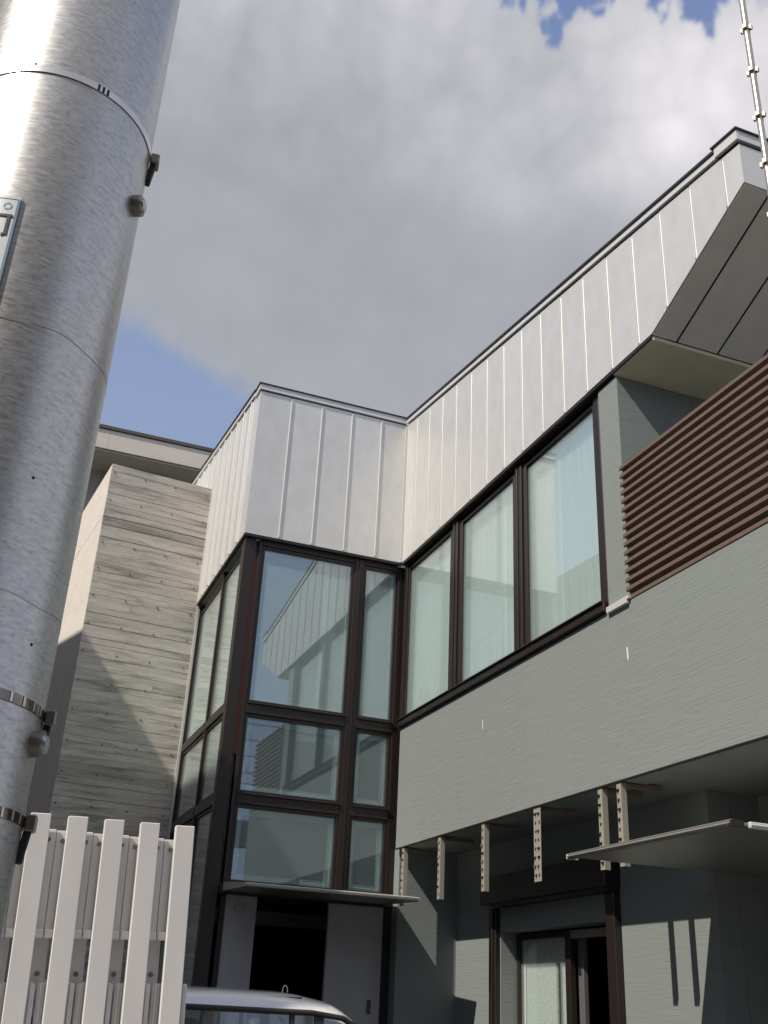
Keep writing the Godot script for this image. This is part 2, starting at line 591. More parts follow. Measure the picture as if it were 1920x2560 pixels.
func fascia_bay() -> void:
	var t0 := top(0.0)
	var base := part(house, "bay_front_fascia", MB.new().box(Vector3(BAY_X + 0.012, HB, -0.16), Vector3(-0.002, t0, -0.012)), M.zinc_trim)
	var xs := [BAY_X]
	for i in 4:
		xs.append(BAY_X + 0.4649 + 0.4607 * i)
	xs.append(-0.002)
	for i in 5:
		var a: float = xs[i] + (0.003 if i > 0 else 0.0)
		var b: float = xs[i + 1] - (0.003 if i < 4 else 0.0)
		part(base, "panel", MB.new().box(Vector3(a, HB, -0.010), Vector3(b, t0, rng.randf_range(-0.001, 0.0015))), M["zinc_%d" % ((i * 3 + 1) % 4)])
		if i > 0:
			part(base, "standing_seam", MB.new().box(Vector3(xs[i] - 0.006, HB + 0.012, -0.010), Vector3(xs[i] + 0.006, t0 - 0.03, 0.020), 0.003), M.zinc_edge)
			part(base, "seam_fold", MB.new().box(Vector3(xs[i] + 0.0065, HB + 0.014, -0.010), Vector3(xs[i] + 0.021, t0 - 0.034, 0.008), 0.002), M["zinc_0"])
	part(base, "shadow_gap", MB.new().box(Vector3(BAY_X + 0.004, t0 - 0.004, -0.2), Vector3(0.0, t0 + 0.022, -0.008)), M.black_gap)
	part(base, "coping", MB.new().box(Vector3(BAY_X - 0.025, t0 + 0.022, -0.25), Vector3(-0.027, t0 + 0.105, 0.025)), M.zinc_trim)
	part(base, "coping_cap", MB.new().box(Vector3(BAY_X - 0.04, t0 + 0.105, -0.25), Vector3(-0.042, t0 + 0.122, 0.04)), M.dark_cap)
	part(base, "soffit_shade_trim", MB.new().box(Vector3(BAY_X + 0.004, HB - 0.035, -0.05), Vector3(0.003, HB - 0.002, -0.004)), M.brown_dark)  # soffit shadow below the bay front, done as a dark strip

func fascia_bay_side() -> void:
	var zb := -5.2
	var base := part(house, "bay_side_fascia", MB.new().prism([Vector2(zb, HB), Vector2(-0.012, HB), Vector2(-0.012, top(-0.012)), Vector2(zb, top(zb))], 0, BAY_X + 0.012, BAY_X + 0.16), M.zinc_trim)
	var zs := [-0.0105]
	for i in 11:
		zs.append(-0.428 - 0.4467 * i)
	zs.append(zb)
	for i in zs.size() - 1:
		var a: float = zs[i] - (0.003 if i > 0 else 0.0)
		var b: float = zs[i + 1] + 0.003
		sheet(base, "panel", [Vector2(b, HB), Vector2(a, HB), Vector2(a, top(a)), Vector2(b, top(b))], 0, BAY_X, BAY_X + 0.010, M["zinc_%d" % ((i * 5 + 2) % 4)])
		if i > 0:
			var z: float = zs[i]
			part(base, "standing_seam", MB.new().box(Vector3(BAY_X - 0.034, HB + 0.012, z - 0.010), Vector3(BAY_X + 0.010, top(z) - 0.03, z + 0.010), 0.003), M.rib_highlight)
	coping_x(base, BAY_X, zb, -0.26)
	part(base, "soffit_shade_trim", MB.new().box(Vector3(BAY_X + 0.004, HB - 0.035, -3.02), Vector3(BAY_X + 0.05, HB - 0.002, -0.06)), M.brown_dark)  # same shade strip along the bay side, dark by colour

func roof_and_core() -> void:
	var r := func(z: float, dy: float) -> Vector2: return Vector2(z, top(z) + dy)
	part(house, "wing_roof", MB.new().prism([r.call(-8.0, -0.16), r.call(7.3, -0.16), r.call(7.3, -0.03), r.call(-8.0, -0.03)], 0, 0.17, 6.0), M.zinc_trim)
	part(house, "bay_roof", MB.new().prism([r.call(-8.0, -0.16), r.call(-0.17, -0.16), r.call(-0.17, -0.03), r.call(-8.0, -0.03)], 0, BAY_X + 0.17, 0.165), M.zinc_trim)
	# upper room behind the wing windows
	part(house, "window_soffit", MB.new().box(Vector3(0.052, HB - 0.05, 0.0), Vector3(0.9, HB - 0.003, 5.33)), M.brown_dark)
	part(house, "upper_ceiling", MB.new().box(Vector3(0.9, HB - 0.05, -3.9), Vector3(5.9, HB - 0.003, 5.25)), M.room_white)
	part(house, "upper_floor", MB.new().box(Vector3(0.32, 4.5, -0.1), Vector3(5.9, 4.62, 5.1)), M.room_white)
	part(house, "rear_wall", MB.new().box(Vector3(5.9, 0.0, -8.0), Vector3(6.1, 8.2, 7.3)), M.plaster)
	part(house, "room_partition", MB.new().box(Vector3(3.0, 4.62, -0.1), Vector3(3.1, HB - 0.05, 5.1)), M.room_white)
	part(house, "stair_hall_wall", MB.new().box(Vector3(-2.05, 2.78, -3.3), Vector3(3.1, HB - 0.05, -3.2)), M.room_white)
	part(house, "stair_hall_side_wall", MB.new().box(Vector3(1.6, 2.78, -3.2), Vector3(1.7, HB - 0.05, -0.14)), M.room_white)
	part(house, "stair_hall_ceiling", MB.new().box(Vector3(BAY_X + 0.17, HB - 0.05, -3.9), Vector3(0.895, HB - 0.003, -0.17)), M.room_white)
	part(house, "room_side_wall", MB.new().box(Vector3(0.3, 3.42, -0.13), Vector3(5.9, HB - 0.05, -0.101)), M.room_white)
	part(house, "back_block", MB.new().box(Vector3(-2.2, 0.0, -8.0), Vector3(5.9, 7.1, -3.9)), M.plaster)

# a glazed opening in the plane z = const: frame ring, two panes and what hangs behind
func frame_z(par: Node, x0: float, x1: float, y0: float, y1: float, z: float, w: float, behind: String) -> void:
	var mb := MB.new()
	var zf := z + 0.022
	var zb := z - 0.05
	mb.box(Vector3(x0 - w, y0 - w, zb), Vector3(x0, y1 + w, zf), 0.003)
	mb.box(Vector3(x1, y0 - w, zb), Vector3(x1 + w, y1 + w, zf), 0.003)
	mb.box(Vector3(x0 + 0.0005, y0 - w, zb), Vector3(x1 - 0.0005, y0, zf - 0.001), 0.003)
	mb.box(Vector3(x0 + 0.0005, y1, zb), Vector3(x1 - 0.0005, y1 + w, zf - 0.001), 0.003)
	var f := part(par, "window_frame", mb, M.brown_steel)
	part(f, "pane", MB.new().box(Vector3(x0 - 0.004, y0 - 0.004, z - 0.004), Vector3(x1 + 0.004, y1 + 0.004, z + 0.002)), M.clear_pane if behind == "film" else M.pane)
	part(f, "inner_pane", MB.new().box(Vector3(x0 - 0.004, y0 - 0.004, z - 0.022), Vector3(x1 + 0.004, y1 + 0.004, z - 0.016)), M.clear_pane)
	part(f, "reflective_coating", MB.new().box(Vector3(x0 - 0.003, y0 - 0.003, z - 0.0155), Vector3(x1 + 0.003, y1 + 0.003, z - 0.0150)), M.film_coated_pane if behind == "film" else M.coated_pane)
	# spacer line round the edge of the double pane
	var sp := MB.new()
	for d in [[0.032, 0.038]]:
		var a: float = d[0]
		var b: float = d[1]
		sp.box(Vector3(x0 + a, y0 + a, z - 0.0145), Vector3(x0 + b, y1 - a, z - 0.012))
		sp.box(Vector3(x1 - b, y0 + a, z - 0.0145), Vector3(x1 - a, y1 - a, z - 0.012))
		sp.box(Vector3(x0 + b, y0 + a, z - 0.0145), Vector3(x1 - b, y0 + b, z - 0.012))
		sp.box(Vector3(x0 + b, y1 - b, z - 0.0145), Vector3(x1 - b, y1 - a, z - 0.012))
	part(f, "spacer_line", sp, M.film_line)
	if behind == "film":
		part(f, "backing_board", MB.new().box(Vector3(x0 - 0.01, y0 - 0.01, z - 0.075), Vector3(x1 + 0.01, y1 + 0.01, z - 0.055)), M.film_margin)
		part(f, "dark_film", MB.new().box(Vector3(x0 + 0.072, y0 + 0.072, z - 0.050), Vector3(x1 - 0.072, y1 - 0.072, z - 0.045)), M.film_dark)
		var ed := MB.new()
		ed.box(Vector3(x0 + 0.064, y0 + 0.064, z - 0.052), Vector3(x1 - 0.064, y0 + 0.0715, z - 0.046))
		ed.box(Vector3(x0 + 0.064, y1 - 0.0715, z - 0.052), Vector3(x1 - 0.064, y1 - 0.064, z - 0.046))
		ed.box(Vector3(x0 + 0.064, y0 + 0.0716, z - 0.052), Vector3(x0 + 0.0715, y1 - 0.0716, z - 0.046))
		ed.box(Vector3(x1 - 0.0715, y0 + 0.0716, z - 0.052), Vector3(x1 - 0.064, y1 - 0.0716, z - 0.046))
		part(f, "film_edge", ed, M.film_line)

func bay_glazing() -> void:
	var z := -0.1
	var xs := [[-1.936, -0.698], [-0.482, -0.052]]
	var ys := [[5.04, 7.10], [3.93, 4.823], [2.90, 3.722]]
	var wall := part(house, "bay_front_glazing", MB.new().box(Vector3(-2.0, 2.80, -0.2), Vector3(0.085, 2.862, -0.085), 0.004), M.brown_steel)
	for j in 3:
		for i in 2:
			frame_z(wall, xs[i][0], xs[i][1], ys[j][0], ys[j][1], z, 0.040, "hall" if j == 0 else "film")
	# the posts and rails between the frames
	part(wall, "mullion", MB.new().box(Vector3(-0.657, 2.862, -0.19), Vector3(-0.523, HB - 0.037, -0.062), 0.006), M.brown_steel)
	part(wall, "mullion", MB.new().box(Vector3(-0.602, 2.863, -0.0615), Vector3(-0.575, HB - 0.037, -0.050), 0.004), M.brown_steel)
	part(wall, "post", MB.new().box(Vector3(-0.010, 2.862, -0.19), Vector3(0.096, HB - 0.037, -0.066), 0.006), M.brown_steel)
	part(wall, "post", MB.new().box(Vector3(-2.03, 2.862, -0.19), Vector3(-1.977, HB - 0.037, -0.066), 0.005), M.brown_steel)
	for y in [[4.865, 4.998], [3.764, 3.888]]:
		part(wall, "transom", MB.new().box(Vector3(-1.976, y[0], -0.19), Vector3(-0.658, y[1], -0.060), 0.006), M.brown_steel)
		part(wall, "transom", MB.new().box(Vector3(-0.522, y[0], -0.19), Vector3(-0.011, y[1], -0.060), 0.006), M.brown_steel)
		for x in [[-1.976, -0.658], [-0.522, -0.011]]:
			part(wall, "drip_sill", MB.new().box(Vector3(x[0], y[1] - 0.012, -0.0595), Vector3(x[1], y[1] + 0.006, -0.036), 0.003), M.brown_steel)
		for x in [-1.55, -0.86, -0.40, -0.18]:
			part(wall, "screw", MB.new().rod(Vector3(x, y[1] - 0.05, -0.0605), Vector3(x, y[1] - 0.05, -0.055), 0.006, 0.005, 8), M.bolt_steel)
	part(wall, "head_rail", MB.new().box(Vector3(-1.976, 7.141, -0.19), Vector3(-0.658, HB - 0.038, -0.062), 0.004), M.brown_dark)
	part(wall, "head_rail", MB.new().box(Vector3(-0.522, 7.141, -0.19), Vector3(-0.011, HB - 0.038, -0.062), 0.004), M.brown_dark)
	# the hollow corner post with its primer-red channel
	var cp := part(house, "corner_post", MB.new().box(Vector3(-2.226, 0.0, -0.23), Vector3(-2.075, HB - 0.037, -0.062), 0.006), M.brown_steel)
	part(cp, "primer_channel", MB.new().box(Vector3(-2.074, 4.35, -0.13), Vector3(-2.0305, HB - 0.3, -0.082)), M.red_primer, "dull red primed channel beside the brown post")
	# hall curtain: a folded length to the right of the big pane
	var rings := []
	for i in 13:
		var x := -0.98 + 0.018 * i
		var zz := -0.42 + 0.035 * sin(i * 1.5)
		rings.append([Vector3(x, 4.95, zz), Vector3(x, 7.18, zz)])
	part(house, "hall_curtain", MB.new().loft(rings, false, Vector3(0, 6, -5)), M.sheer_double)

func bay_side_glazing() -> void:
	var x := -2.157
	var g := part(house, "bay_side_glazing", MB.new().box(Vector3(x - 0.03, 0.02, -3.02), Vector3(x + 0.05, 0.10, -0.24), 0.004), M.brown_steel)
	var zs := [[-3.10, -1.50], [-1.36, -0.38]]
	zs = [[-2.95, -1.50], [-1.36, -0.36]]
	var ys := [[5.05, 7.06], [3.93, 4.86], [0.20, 3.72]]
	for j in 3:
		for i in 2:
			var z0: float = zs[i][0]
			var z1: float = zs[i][1]
			var y0: float = ys[j][0]
			var y1: float = ys[j][1]
			var w := 0.035
			var mb := MB.new()
			mb.box(Vector3(x - 0.022, y0 - w, z0 - w), Vector3(x + 0.05, y1 + w, z0), 0.003)
			mb.box(Vector3(x - 0.022, y0 - w, z1), Vector3(x + 0.05, y1 + w, z1 + w), 0.003)
			mb.box(Vector3(x - 0.021, y0 - w, z0 + 0.0005), Vector3(x + 0.05, y0, z1 - 0.0005), 0.003)
			mb.box(Vector3(x - 0.021, y1, z0 + 0.0005), Vector3(x + 0.05, y1 + w, z1 - 0.0005), 0.003)
			var f := part(g, "window_frame", mb, M.brown_steel)
			part(f, "pane", MB.new().box(Vector3(x - 0.003, y0 - 0.004, z0 - 0.004), Vector3(x + 0.003, y1 + 0.004, z1 + 0.004)), M.pane)
			part(f, "inner_pane", MB.new().box(Vector3(x + 0.016, y0 - 0.004, z0 - 0.004), Vector3(x + 0.022, y1 + 0.004, z1 + 0.004)), M.pane)
			part(f, "backing_board", MB.new().box(Vector3(x + 0.055, y0 - 0.01, z0 - 0.01), Vector3(x + 0.07, y1 + 0.01, z1 + 0.01)), M.sheer if j == 0 else M.film_dark)
	part(g, "mullion", MB.new().box(Vector3(x - 0.04, 0.10, -1.464), Vector3(x + 0.055, HB - 0.037, -1.396), 0.005), M.brown_steel)
	for y in [[4.90, 5.01], [3.76, 3.89]]:
		part(g, "transom", MB.new().box(Vector3(x - 0.045, y[0], -3.0), Vector3(x + 0.055, y[1], -1.465), 0.006), M.brown_steel)
		part(g, "transom", MB.new().box(Vector3(x - 0.045, y[0], -1.395), Vector3(x + 0.055, y[1], -0.232), 0.006), M.brown_steel)
	part(g, "post", MB.new().box(Vector3(x - 0.04, 0.0, -3.06), Vector3(x + 0.055, HB - 0.037, -3.002), 0.005), M.brown_steel)
	part(g, "edge_flashing", MB.new().box(Vector3(x - 0.085, 0.0, -3.045), Vector3(x - 0.041, HB - 0.037, -3.02), 0.003), M.zinc_edge)
	part(g, "post", MB.new().box(Vector3(x - 0.02, 0.1, -0.32), Vector3(x + 0.055, HB - 0.037, -0.231), 0.005), M.brown_steel)
	part(g, "backing_wall", MB.new().box(Vector3(x + 0.08, 0.0, -3.9), Vector3(x + 0.10, 2.78, -0.24)), M.room_dark)

func wing_windows() -> void:
	var x := 0.105
	var zs := [[0.135, 1.485], [1.835, 3.16], [3.475, 4.85]]
	var g := part(house, "wing_window_sill", MB.new().box(Vector3(0.0, 4.90, 0.097), Vector3(0.2, 4.998, 5.0), 0.008), M.brown_steel)
	part(g, "sill_lip", MB.new().box(Vector3(-0.022, 4.985, 0.1), Vector3(0.095, 5.002, 4.99), 0.004), M.brown_steel)
	for z in [0.55, 1.3, 2.05, 2.95, 3.7, 4.7]:
		part(g, "screw", MB.new().rod(Vector3(0.001, 4.955, z), Vector3(-0.006, 4.955, z), 0.007, 0.006, 8), M.bolt_steel)
	for i in 3:
		var z0: float = zs[i][0]
		var z1: float = zs[i][1]
		var y0 := 5.04
		var y1 := 7.12
		var w := 0.036
		var mb := MB.new()
		mb.box(Vector3(x - 0.03, y0 - w, z0 - w), Vector3(x + 0.05, y1 + w, z0), 0.003)
		mb.box(Vector3(x - 0.03, y0 - w, z1), Vector3(x + 0.05, y1 + w, z1 + w), 0.003)
		mb.box(Vector3(x - 0.029, y0 - w, z0 + 0.0005), Vector3(x + 0.05, y0, z1 - 0.0005), 0.003)
		mb.box(Vector3(x - 0.029, y1, z0 + 0.0005), Vector3(x + 0.05, y1 + w, z1 - 0.0005), 0.003)
		var f := part(house, "window_frame", mb, M.brown_steel)
		part(f, "pane", MB.new().box(Vector3(x - 0.003, y0 - 0.004, z0 - 0.004), Vector3(x + 0.003, y1 + 0.004, z1 + 0.004)), M.pane)
		part(f, "inner_pane", MB.new().box(Vector3(x + 0.016, y0 - 0.004, z0 - 0.004), Vector3(x + 0.022, y1 + 0.004, z1 + 0.004)), M.pane)
		part(f, "reflective_coating", MB.new().box(Vector3(x + 0.0145, y0 - 0.003, z0 - 0.003), Vector3(x + 0.015, y1 + 0.003, z1 + 0.003)), M.light_coated_pane)
		# sheer curtain with shallow folds, and a pleat where two widths overlap
		var rings := []
		var n := 90
		for k in n + 1:
			var z := z0 - 0.03 + (z1 - z0 + 0.06) * k / n
			var xx := x + 0.10 + 0.003 * sin(k * 0.19 + i * 1.7) + 0.0012 * sin(k * 0.47 + i * 2.0)
			rings.append([Vector3(xx, y0 - 0.02, z), Vector3(xx, y1 + 0.02, z)])
		part(f, "sheer_curtain", MB.new().loft(rings, false, Vector3(9, 6, 2)), M.sheer)
		part(f, "overhang_shade_strip", MB.new().box(Vector3(x + 0.052, 7.005, z0 - 0.03), Vector3(x + 0.12, y1 + 0.03, z1 + 0.03), 0.004), M.overhang_shade_strip)  # added dark strip, stands for the overhang shadow across the window top
		var r2 := []
		var zc: float = lerpf(z0, z1, [0.80, 0.68, 0.36][i])
		for k in 9:
			var z := zc + 0.012 * (k - 4)
			var xx := x + 0.088 - 0.006 * cos((k - 4) * 0.7)
			r2.append([Vector3(xx, y0 - 0.02, z), Vector3(xx, y1 + 0.02, z)])
		part(f, "curtain_pleat", MB.new().loft(r2, false, Vector3(9, 6, 2)), M.sheer_double)
	for z in [[1.525, 1.795], [3.20, 3.437]]:
		var c: float = (z[0] + z[1]) * 0.5
		part(house, "wing_mullion", MB.new().box(Vector3(x - 0.03, 5.0, z[0] - 0.003), Vector3(x + 0.09, HB - 0.051, z[1] + 0.003), 0.005), M.brown_steel)
		part(house, "mullion_cover", MB.new().box(Vector3(x - 0.055, 5.003, c - 0.055), Vector3(x - 0.0305, HB - 0.051, c - 0.012), 0.005), M.brown_steel)
		part(house, "mullion_cover", MB.new().box(Vector3(x - 0.050, 5.003, c + 0.010), Vector3(x - 0.0305, HB - 0.051, c + 0.075), 0.005), M.brown_steel)
	part(house, "jamb", MB.new().box(Vector3(x - 0.05, 5.003, 0.0), Vector3(x + 0.09, HB - 0.051, 0.098), 0.005), M.brown_steel)
	part(house, "jamb", MB.new().box(Vector3(x - 0.045, 5.003, 4.888), Vector3(x + 0.09, HB - 0.051, 4.985), 0.005), M.brown_steel)

func plaster_walls() -> void:
	var w := part(house, "plaster_band", MB.new().box(Vector3(WALL_X, 3.402, 0.097), Vector3(0.32, 4.895, 7.36), 0.006), M.plaster)
	part(w, "drip_edge", MB.new().box(Vector3(WALL_X + 0.002, 3.392, 0.1), Vector3(WALL_X + 0.02, 3.4015, 7.35)), M.brown_steel)
	part(house, "parapet_return", MB.new().box(Vector3(0.3205, 3.5005, 7.16), Vector3(2.8, 4.895, 7.359), 0.005), M.plaster)
	# two white filler marks
	for p in [[2.505, 4.36, 4.48, 0.006], [5.274, 4.365, 4.495, 0.011]]:
		var r: float = p[3]
		var mb := MB.new()
		mb.prism([Vector2(p[0] - r, p[2]), Vector2(p[0] + r * 0.7, p[2] - 0.01), Vector2(p[0] + r * 1.3, p[1] + 0.03), Vector2(p[0] + r * 0.5, p[1]), Vector2(p[0] - r * 0.4, p[1] + 0.015)], 0, WALL_X - 0.004, WALL_X - 0.0005)
		part(w, "filler_mark", mb, M.paint_white, "small white filler smear on the grey plaster")
	part(house, "pier", MB.new().box(Vector3(WALL_X, 4.8955, 5.02), Vector3(0.9, HB - 0.051, 5.345), 0.006), M.plaster)
	part(house, "pier_flashing", MB.new().box(Vector3(WALL_X - 0.035, 4.865, 5.03), Vector3(WALL_X - 0.001, 4.925, 5.348), 0.003), M.zinc_edge)
	part(house, "pier_flashing", MB.new().box(Vector3(WALL_X - 0.035, 4.897, 5.3485), Vector3(0.16, 4.925, 5.375), 0.003), M.zinc_edge)
	part(house, "parapet_cap", MB.new().box(Vector3(WALL_X + 0.002, 4.8955, 5.376), Vector3(0.318, 4.902, 7.36)), M.plaster)

func terrace() -> void:
	part(house, "terrace_end_wall", MB.new().box(Vector3(0.9005, 4.1, 5.15), Vector3(2.6, HB - 0.051, 5.345)), M.plaster)
	part(house, "terrace_back_wall", MB.new().box(Vector3(2.6, 3.5, 5.15), Vector3(2.8, 7.9, 7.36)), M.plaster)
	part(house, "terrace_floor", MB.new().box(Vector3(0.3205, 4.0, 5.346), Vector3(2.6, 4.12, 7.159)), M.plaster_smooth)
	part(house, "terrace_soffit", MB.new().box(Vector3(0.022, HB - 0.05, 5.335), Vector3(2.6, HB - 0.012, 5.985)), M.cream_soffit)
	part(house, "overhang_fill", MB.new().prism([Vector2(5.1, HB + 0.05), Vector2(7.3, low(7.3) + 0.05), Vector2(7.3, low(7.3) + 0.08), Vector2(5.1, HB + 0.08)], 0, 0.17, 2.7), M.black_gap)
	part(house, "overhang_soffit", MB.new().prism([Vector2(6.0, HB - 0.012), Vector2(7.36, low(7.36) - 0.012), Vector2(7.36, low(7.36)), Vector2(6.0, HB)], 0, 1.61, 2.6), M.zinc_soffit)
	part(house, "overhang_front", MB.new().box(Vector3(1.605, low(7.36), 7.361), Vector3(2.8, top(7.36), 7.373)), M["zinc_1"])

func ground_floor() -> void:
	part(house, "recess_soffit", MB.new().box(Vector3(0.3205, 3.42, 0.092), Vector3(2.9, 3.5, 7.36)), M.plaster_smooth)
	part(house, "soffit_lip", MB.new().box(Vector3(0.08, 3.404, 0.1), Vector3(0.32, 3.42, 7.35)), M.plaster_smooth)
	part(house, "recess_side_wall", MB.new().box(Vector3(0.10, 0.0, -0.15), Vector3(1.0, 3.419, 0.09), 0.005), M.plaster)
	# recessed wall with the door opening z 1.27..3.55, up to 2.45
	part(house, "recess_wall", MB.new().box(Vector3(RX, 0.0, 0.0905), Vector3(1.12, 3.419, 1.27), 0.004), M.plaster)
	part(house, "recess_wall", MB.new().box(Vector3(RX, 2.46, 1.271), Vector3(1.12, 3.419, 3.55)), M.plaster)
	part(house, "recess_wall", MB.new().box(Vector3(RX, 0.0, 3.551), Vector3(1.12, 3.419, 5.07), 0.004), M.plaster)
	part(house, "entrance_side_wall", MB.new().box(Vector3(1.121, 0.0, 4.8), Vector3(1.42, 3.419, 5.068)), M.plaster)
	part(house, "entrance_wall", MB.new().box(Vector3(1.421, 0.0, 4.8), Vector3(1.65, 3.419, 7.36)), M.plaster)
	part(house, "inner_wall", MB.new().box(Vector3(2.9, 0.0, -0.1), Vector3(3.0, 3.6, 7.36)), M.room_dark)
	# brown shutter housing and posts
	var sh := part(house, "shutter_box", MB.new().box(Vector3(0.70, 2.735, 1.11), Vector3(RX - 0.001, 3.02, 3.72), 0.008), M.brown_steel)
	part(sh, "shutter_box_lid", MB.new().box(Vector3(0.715, 2.705, 1.40), Vector3(RX - 0.001, 2.734, 3.70), 0.004), M.brown_dark)
	part(house, "door_post", MB.new().box(Vector3(0.80, 0.0, 1.135), Vector3(RX - 0.001, 2.704, 1.22), 0.006), M.brown_steel)
	part(house, "door_post", MB.new().box(Vector3(0.82, 0.0, 1.2205), Vector3(RX - 0.001, 2.704, 1.262), 0.004), M.brown_dark)
	part(house, "door_post", MB.new().box(Vector3(0.80, 0.0, 3.55), Vector3(RX - 0.001, 2.704, 3.70), 0.006), M.brown_steel)
	# the glazed door set back in the opening
	var xd := 1.10
	var mb := MB.new()
	mb.box(Vector3(xd - 0.02, 0.0, 1.275), Vector3(xd + 0.05, 2.44, 1.335), 0.004)
	mb.box(Vector3(xd - 0.02, 0.0, 2.32), Vector3(xd + 0.05, 2.44, 2.42), 0.004)
	mb.box(Vector3(xd - 0.019, 2.38, 1.336), Vector3(xd + 0.05, 2.44, 2.319), 0.004)
	mb.box(Vector3(xd - 0.019, 0.0, 1.336), Vector3(xd + 0.05, 0.10, 2.319), 0.004)
	var df := part(house, "door_frame", mb, M.brown_steel)
	part(df, "pane", MB.new().box(Vector3(xd + 0.005, 0.1, 1.33), Vector3(xd + 0.011, 2.385, 2.325)), M.pane)
	part(df, "lace_panel", MB.new().box(Vector3(xd + 0.035, 0.1, 1.33), Vector3(xd + 0.04, 2.385, 2.325)), M.door_lace)
	part(df, "edge_strip", MB.new().box(Vector3(xd + 0.02, 0.1, 1.37), Vector3(xd + 0.024, 2.385, 1.40)), M.paint_white)
	var sd := part(house, "sliding_door", MB.new().box(Vector3(xd + 0.055, 0.0, 2.45), Vector3(xd + 0.11, 2.40, 2.55), 0.005), M.dull_alu, "edge of the sliding door, pushed open")
	part(sd, "catch", MB.new().box(Vector3(xd + 0.045, 2.02, 2.47), Vector3(xd + 0.055, 2.09, 2.51), 0.002), M.hole)
	part(house, "door_head", MB.new().box(Vector3(xd - 0.01, 2.36, 2.421), Vector3(xd + 0.05, 2.44, 3.548), 0.004), M.bracket_zinc)
	part(house, "door_jamb", MB.new().box(Vector3(xd - 0.02, 0.0, 3.48), Vector3(xd + 0.05, 2.359, 3.548), 0.004), M.brown_dark)
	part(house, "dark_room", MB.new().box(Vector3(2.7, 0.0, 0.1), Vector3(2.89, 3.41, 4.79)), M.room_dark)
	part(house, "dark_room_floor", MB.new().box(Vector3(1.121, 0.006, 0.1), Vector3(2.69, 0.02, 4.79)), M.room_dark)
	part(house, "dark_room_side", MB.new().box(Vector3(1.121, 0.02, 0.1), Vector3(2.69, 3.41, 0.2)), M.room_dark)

func garage() -> void:
	# beneath the bay: two pale panels either side of a dark opening
	part(house, "garage_lintel", MB.new().box(Vector3(-2.07, 2.735, -0.21), Vector3(0.096, 2.799, -0.06), 0.004), M.brown_dark)
	var gl := part(house, "garage_panel", MB.new().box(Vector3(-1.965, 0.0, -0.16), Vector3(-1.59, 2.734, -0.10), 0.004), M.door_panel)
	part(gl, "switch_plate", MB.new().box(Vector3(-1.845, 2.555, -0.0995), Vector3(-1.715, 2.635, -0.085), 0.004), M.switch_plate, "small beige switch plate")
	part(house, "garage_frame", MB.new().box(Vector3(-2.03, 0.0, -0.18), Vector3(-1.967, 2.734, -0.08), 0.004), M.brown_dark)
	var gr := part(house, "garage_panel", MB.new().box(Vector3(-0.705, 0.0, -0.16), Vector3(-0.005, 2.734, -0.10), 0.004), M.door_panel)
	part(gr, "lock", MB.new().box(Vector3(-0.165, 1.56, -0.0995), Vector3(-0.12, 1.71, -0.08), 0.006), M.lock_blue, "small blue lock plate")
	part(house, "garage_frame", MB.new().box(Vector3(-0.004, 0.0, -0.18), Vector3(0.098, 2.734, -0.09), 0.004), M.brown_dark)
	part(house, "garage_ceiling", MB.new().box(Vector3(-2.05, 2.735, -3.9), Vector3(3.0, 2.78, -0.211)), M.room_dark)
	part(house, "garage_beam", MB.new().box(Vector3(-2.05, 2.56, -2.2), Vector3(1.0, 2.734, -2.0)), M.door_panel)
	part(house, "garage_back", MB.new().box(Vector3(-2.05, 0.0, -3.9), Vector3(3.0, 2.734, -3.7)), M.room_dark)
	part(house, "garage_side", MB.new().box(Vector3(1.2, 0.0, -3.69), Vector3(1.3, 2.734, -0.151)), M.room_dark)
	part(house, "garage_floor", MB.new().box(Vector3(-2.05, 0.006, -3.69), Vector3(1.19, 0.02, -0.17)), M.room_dark)

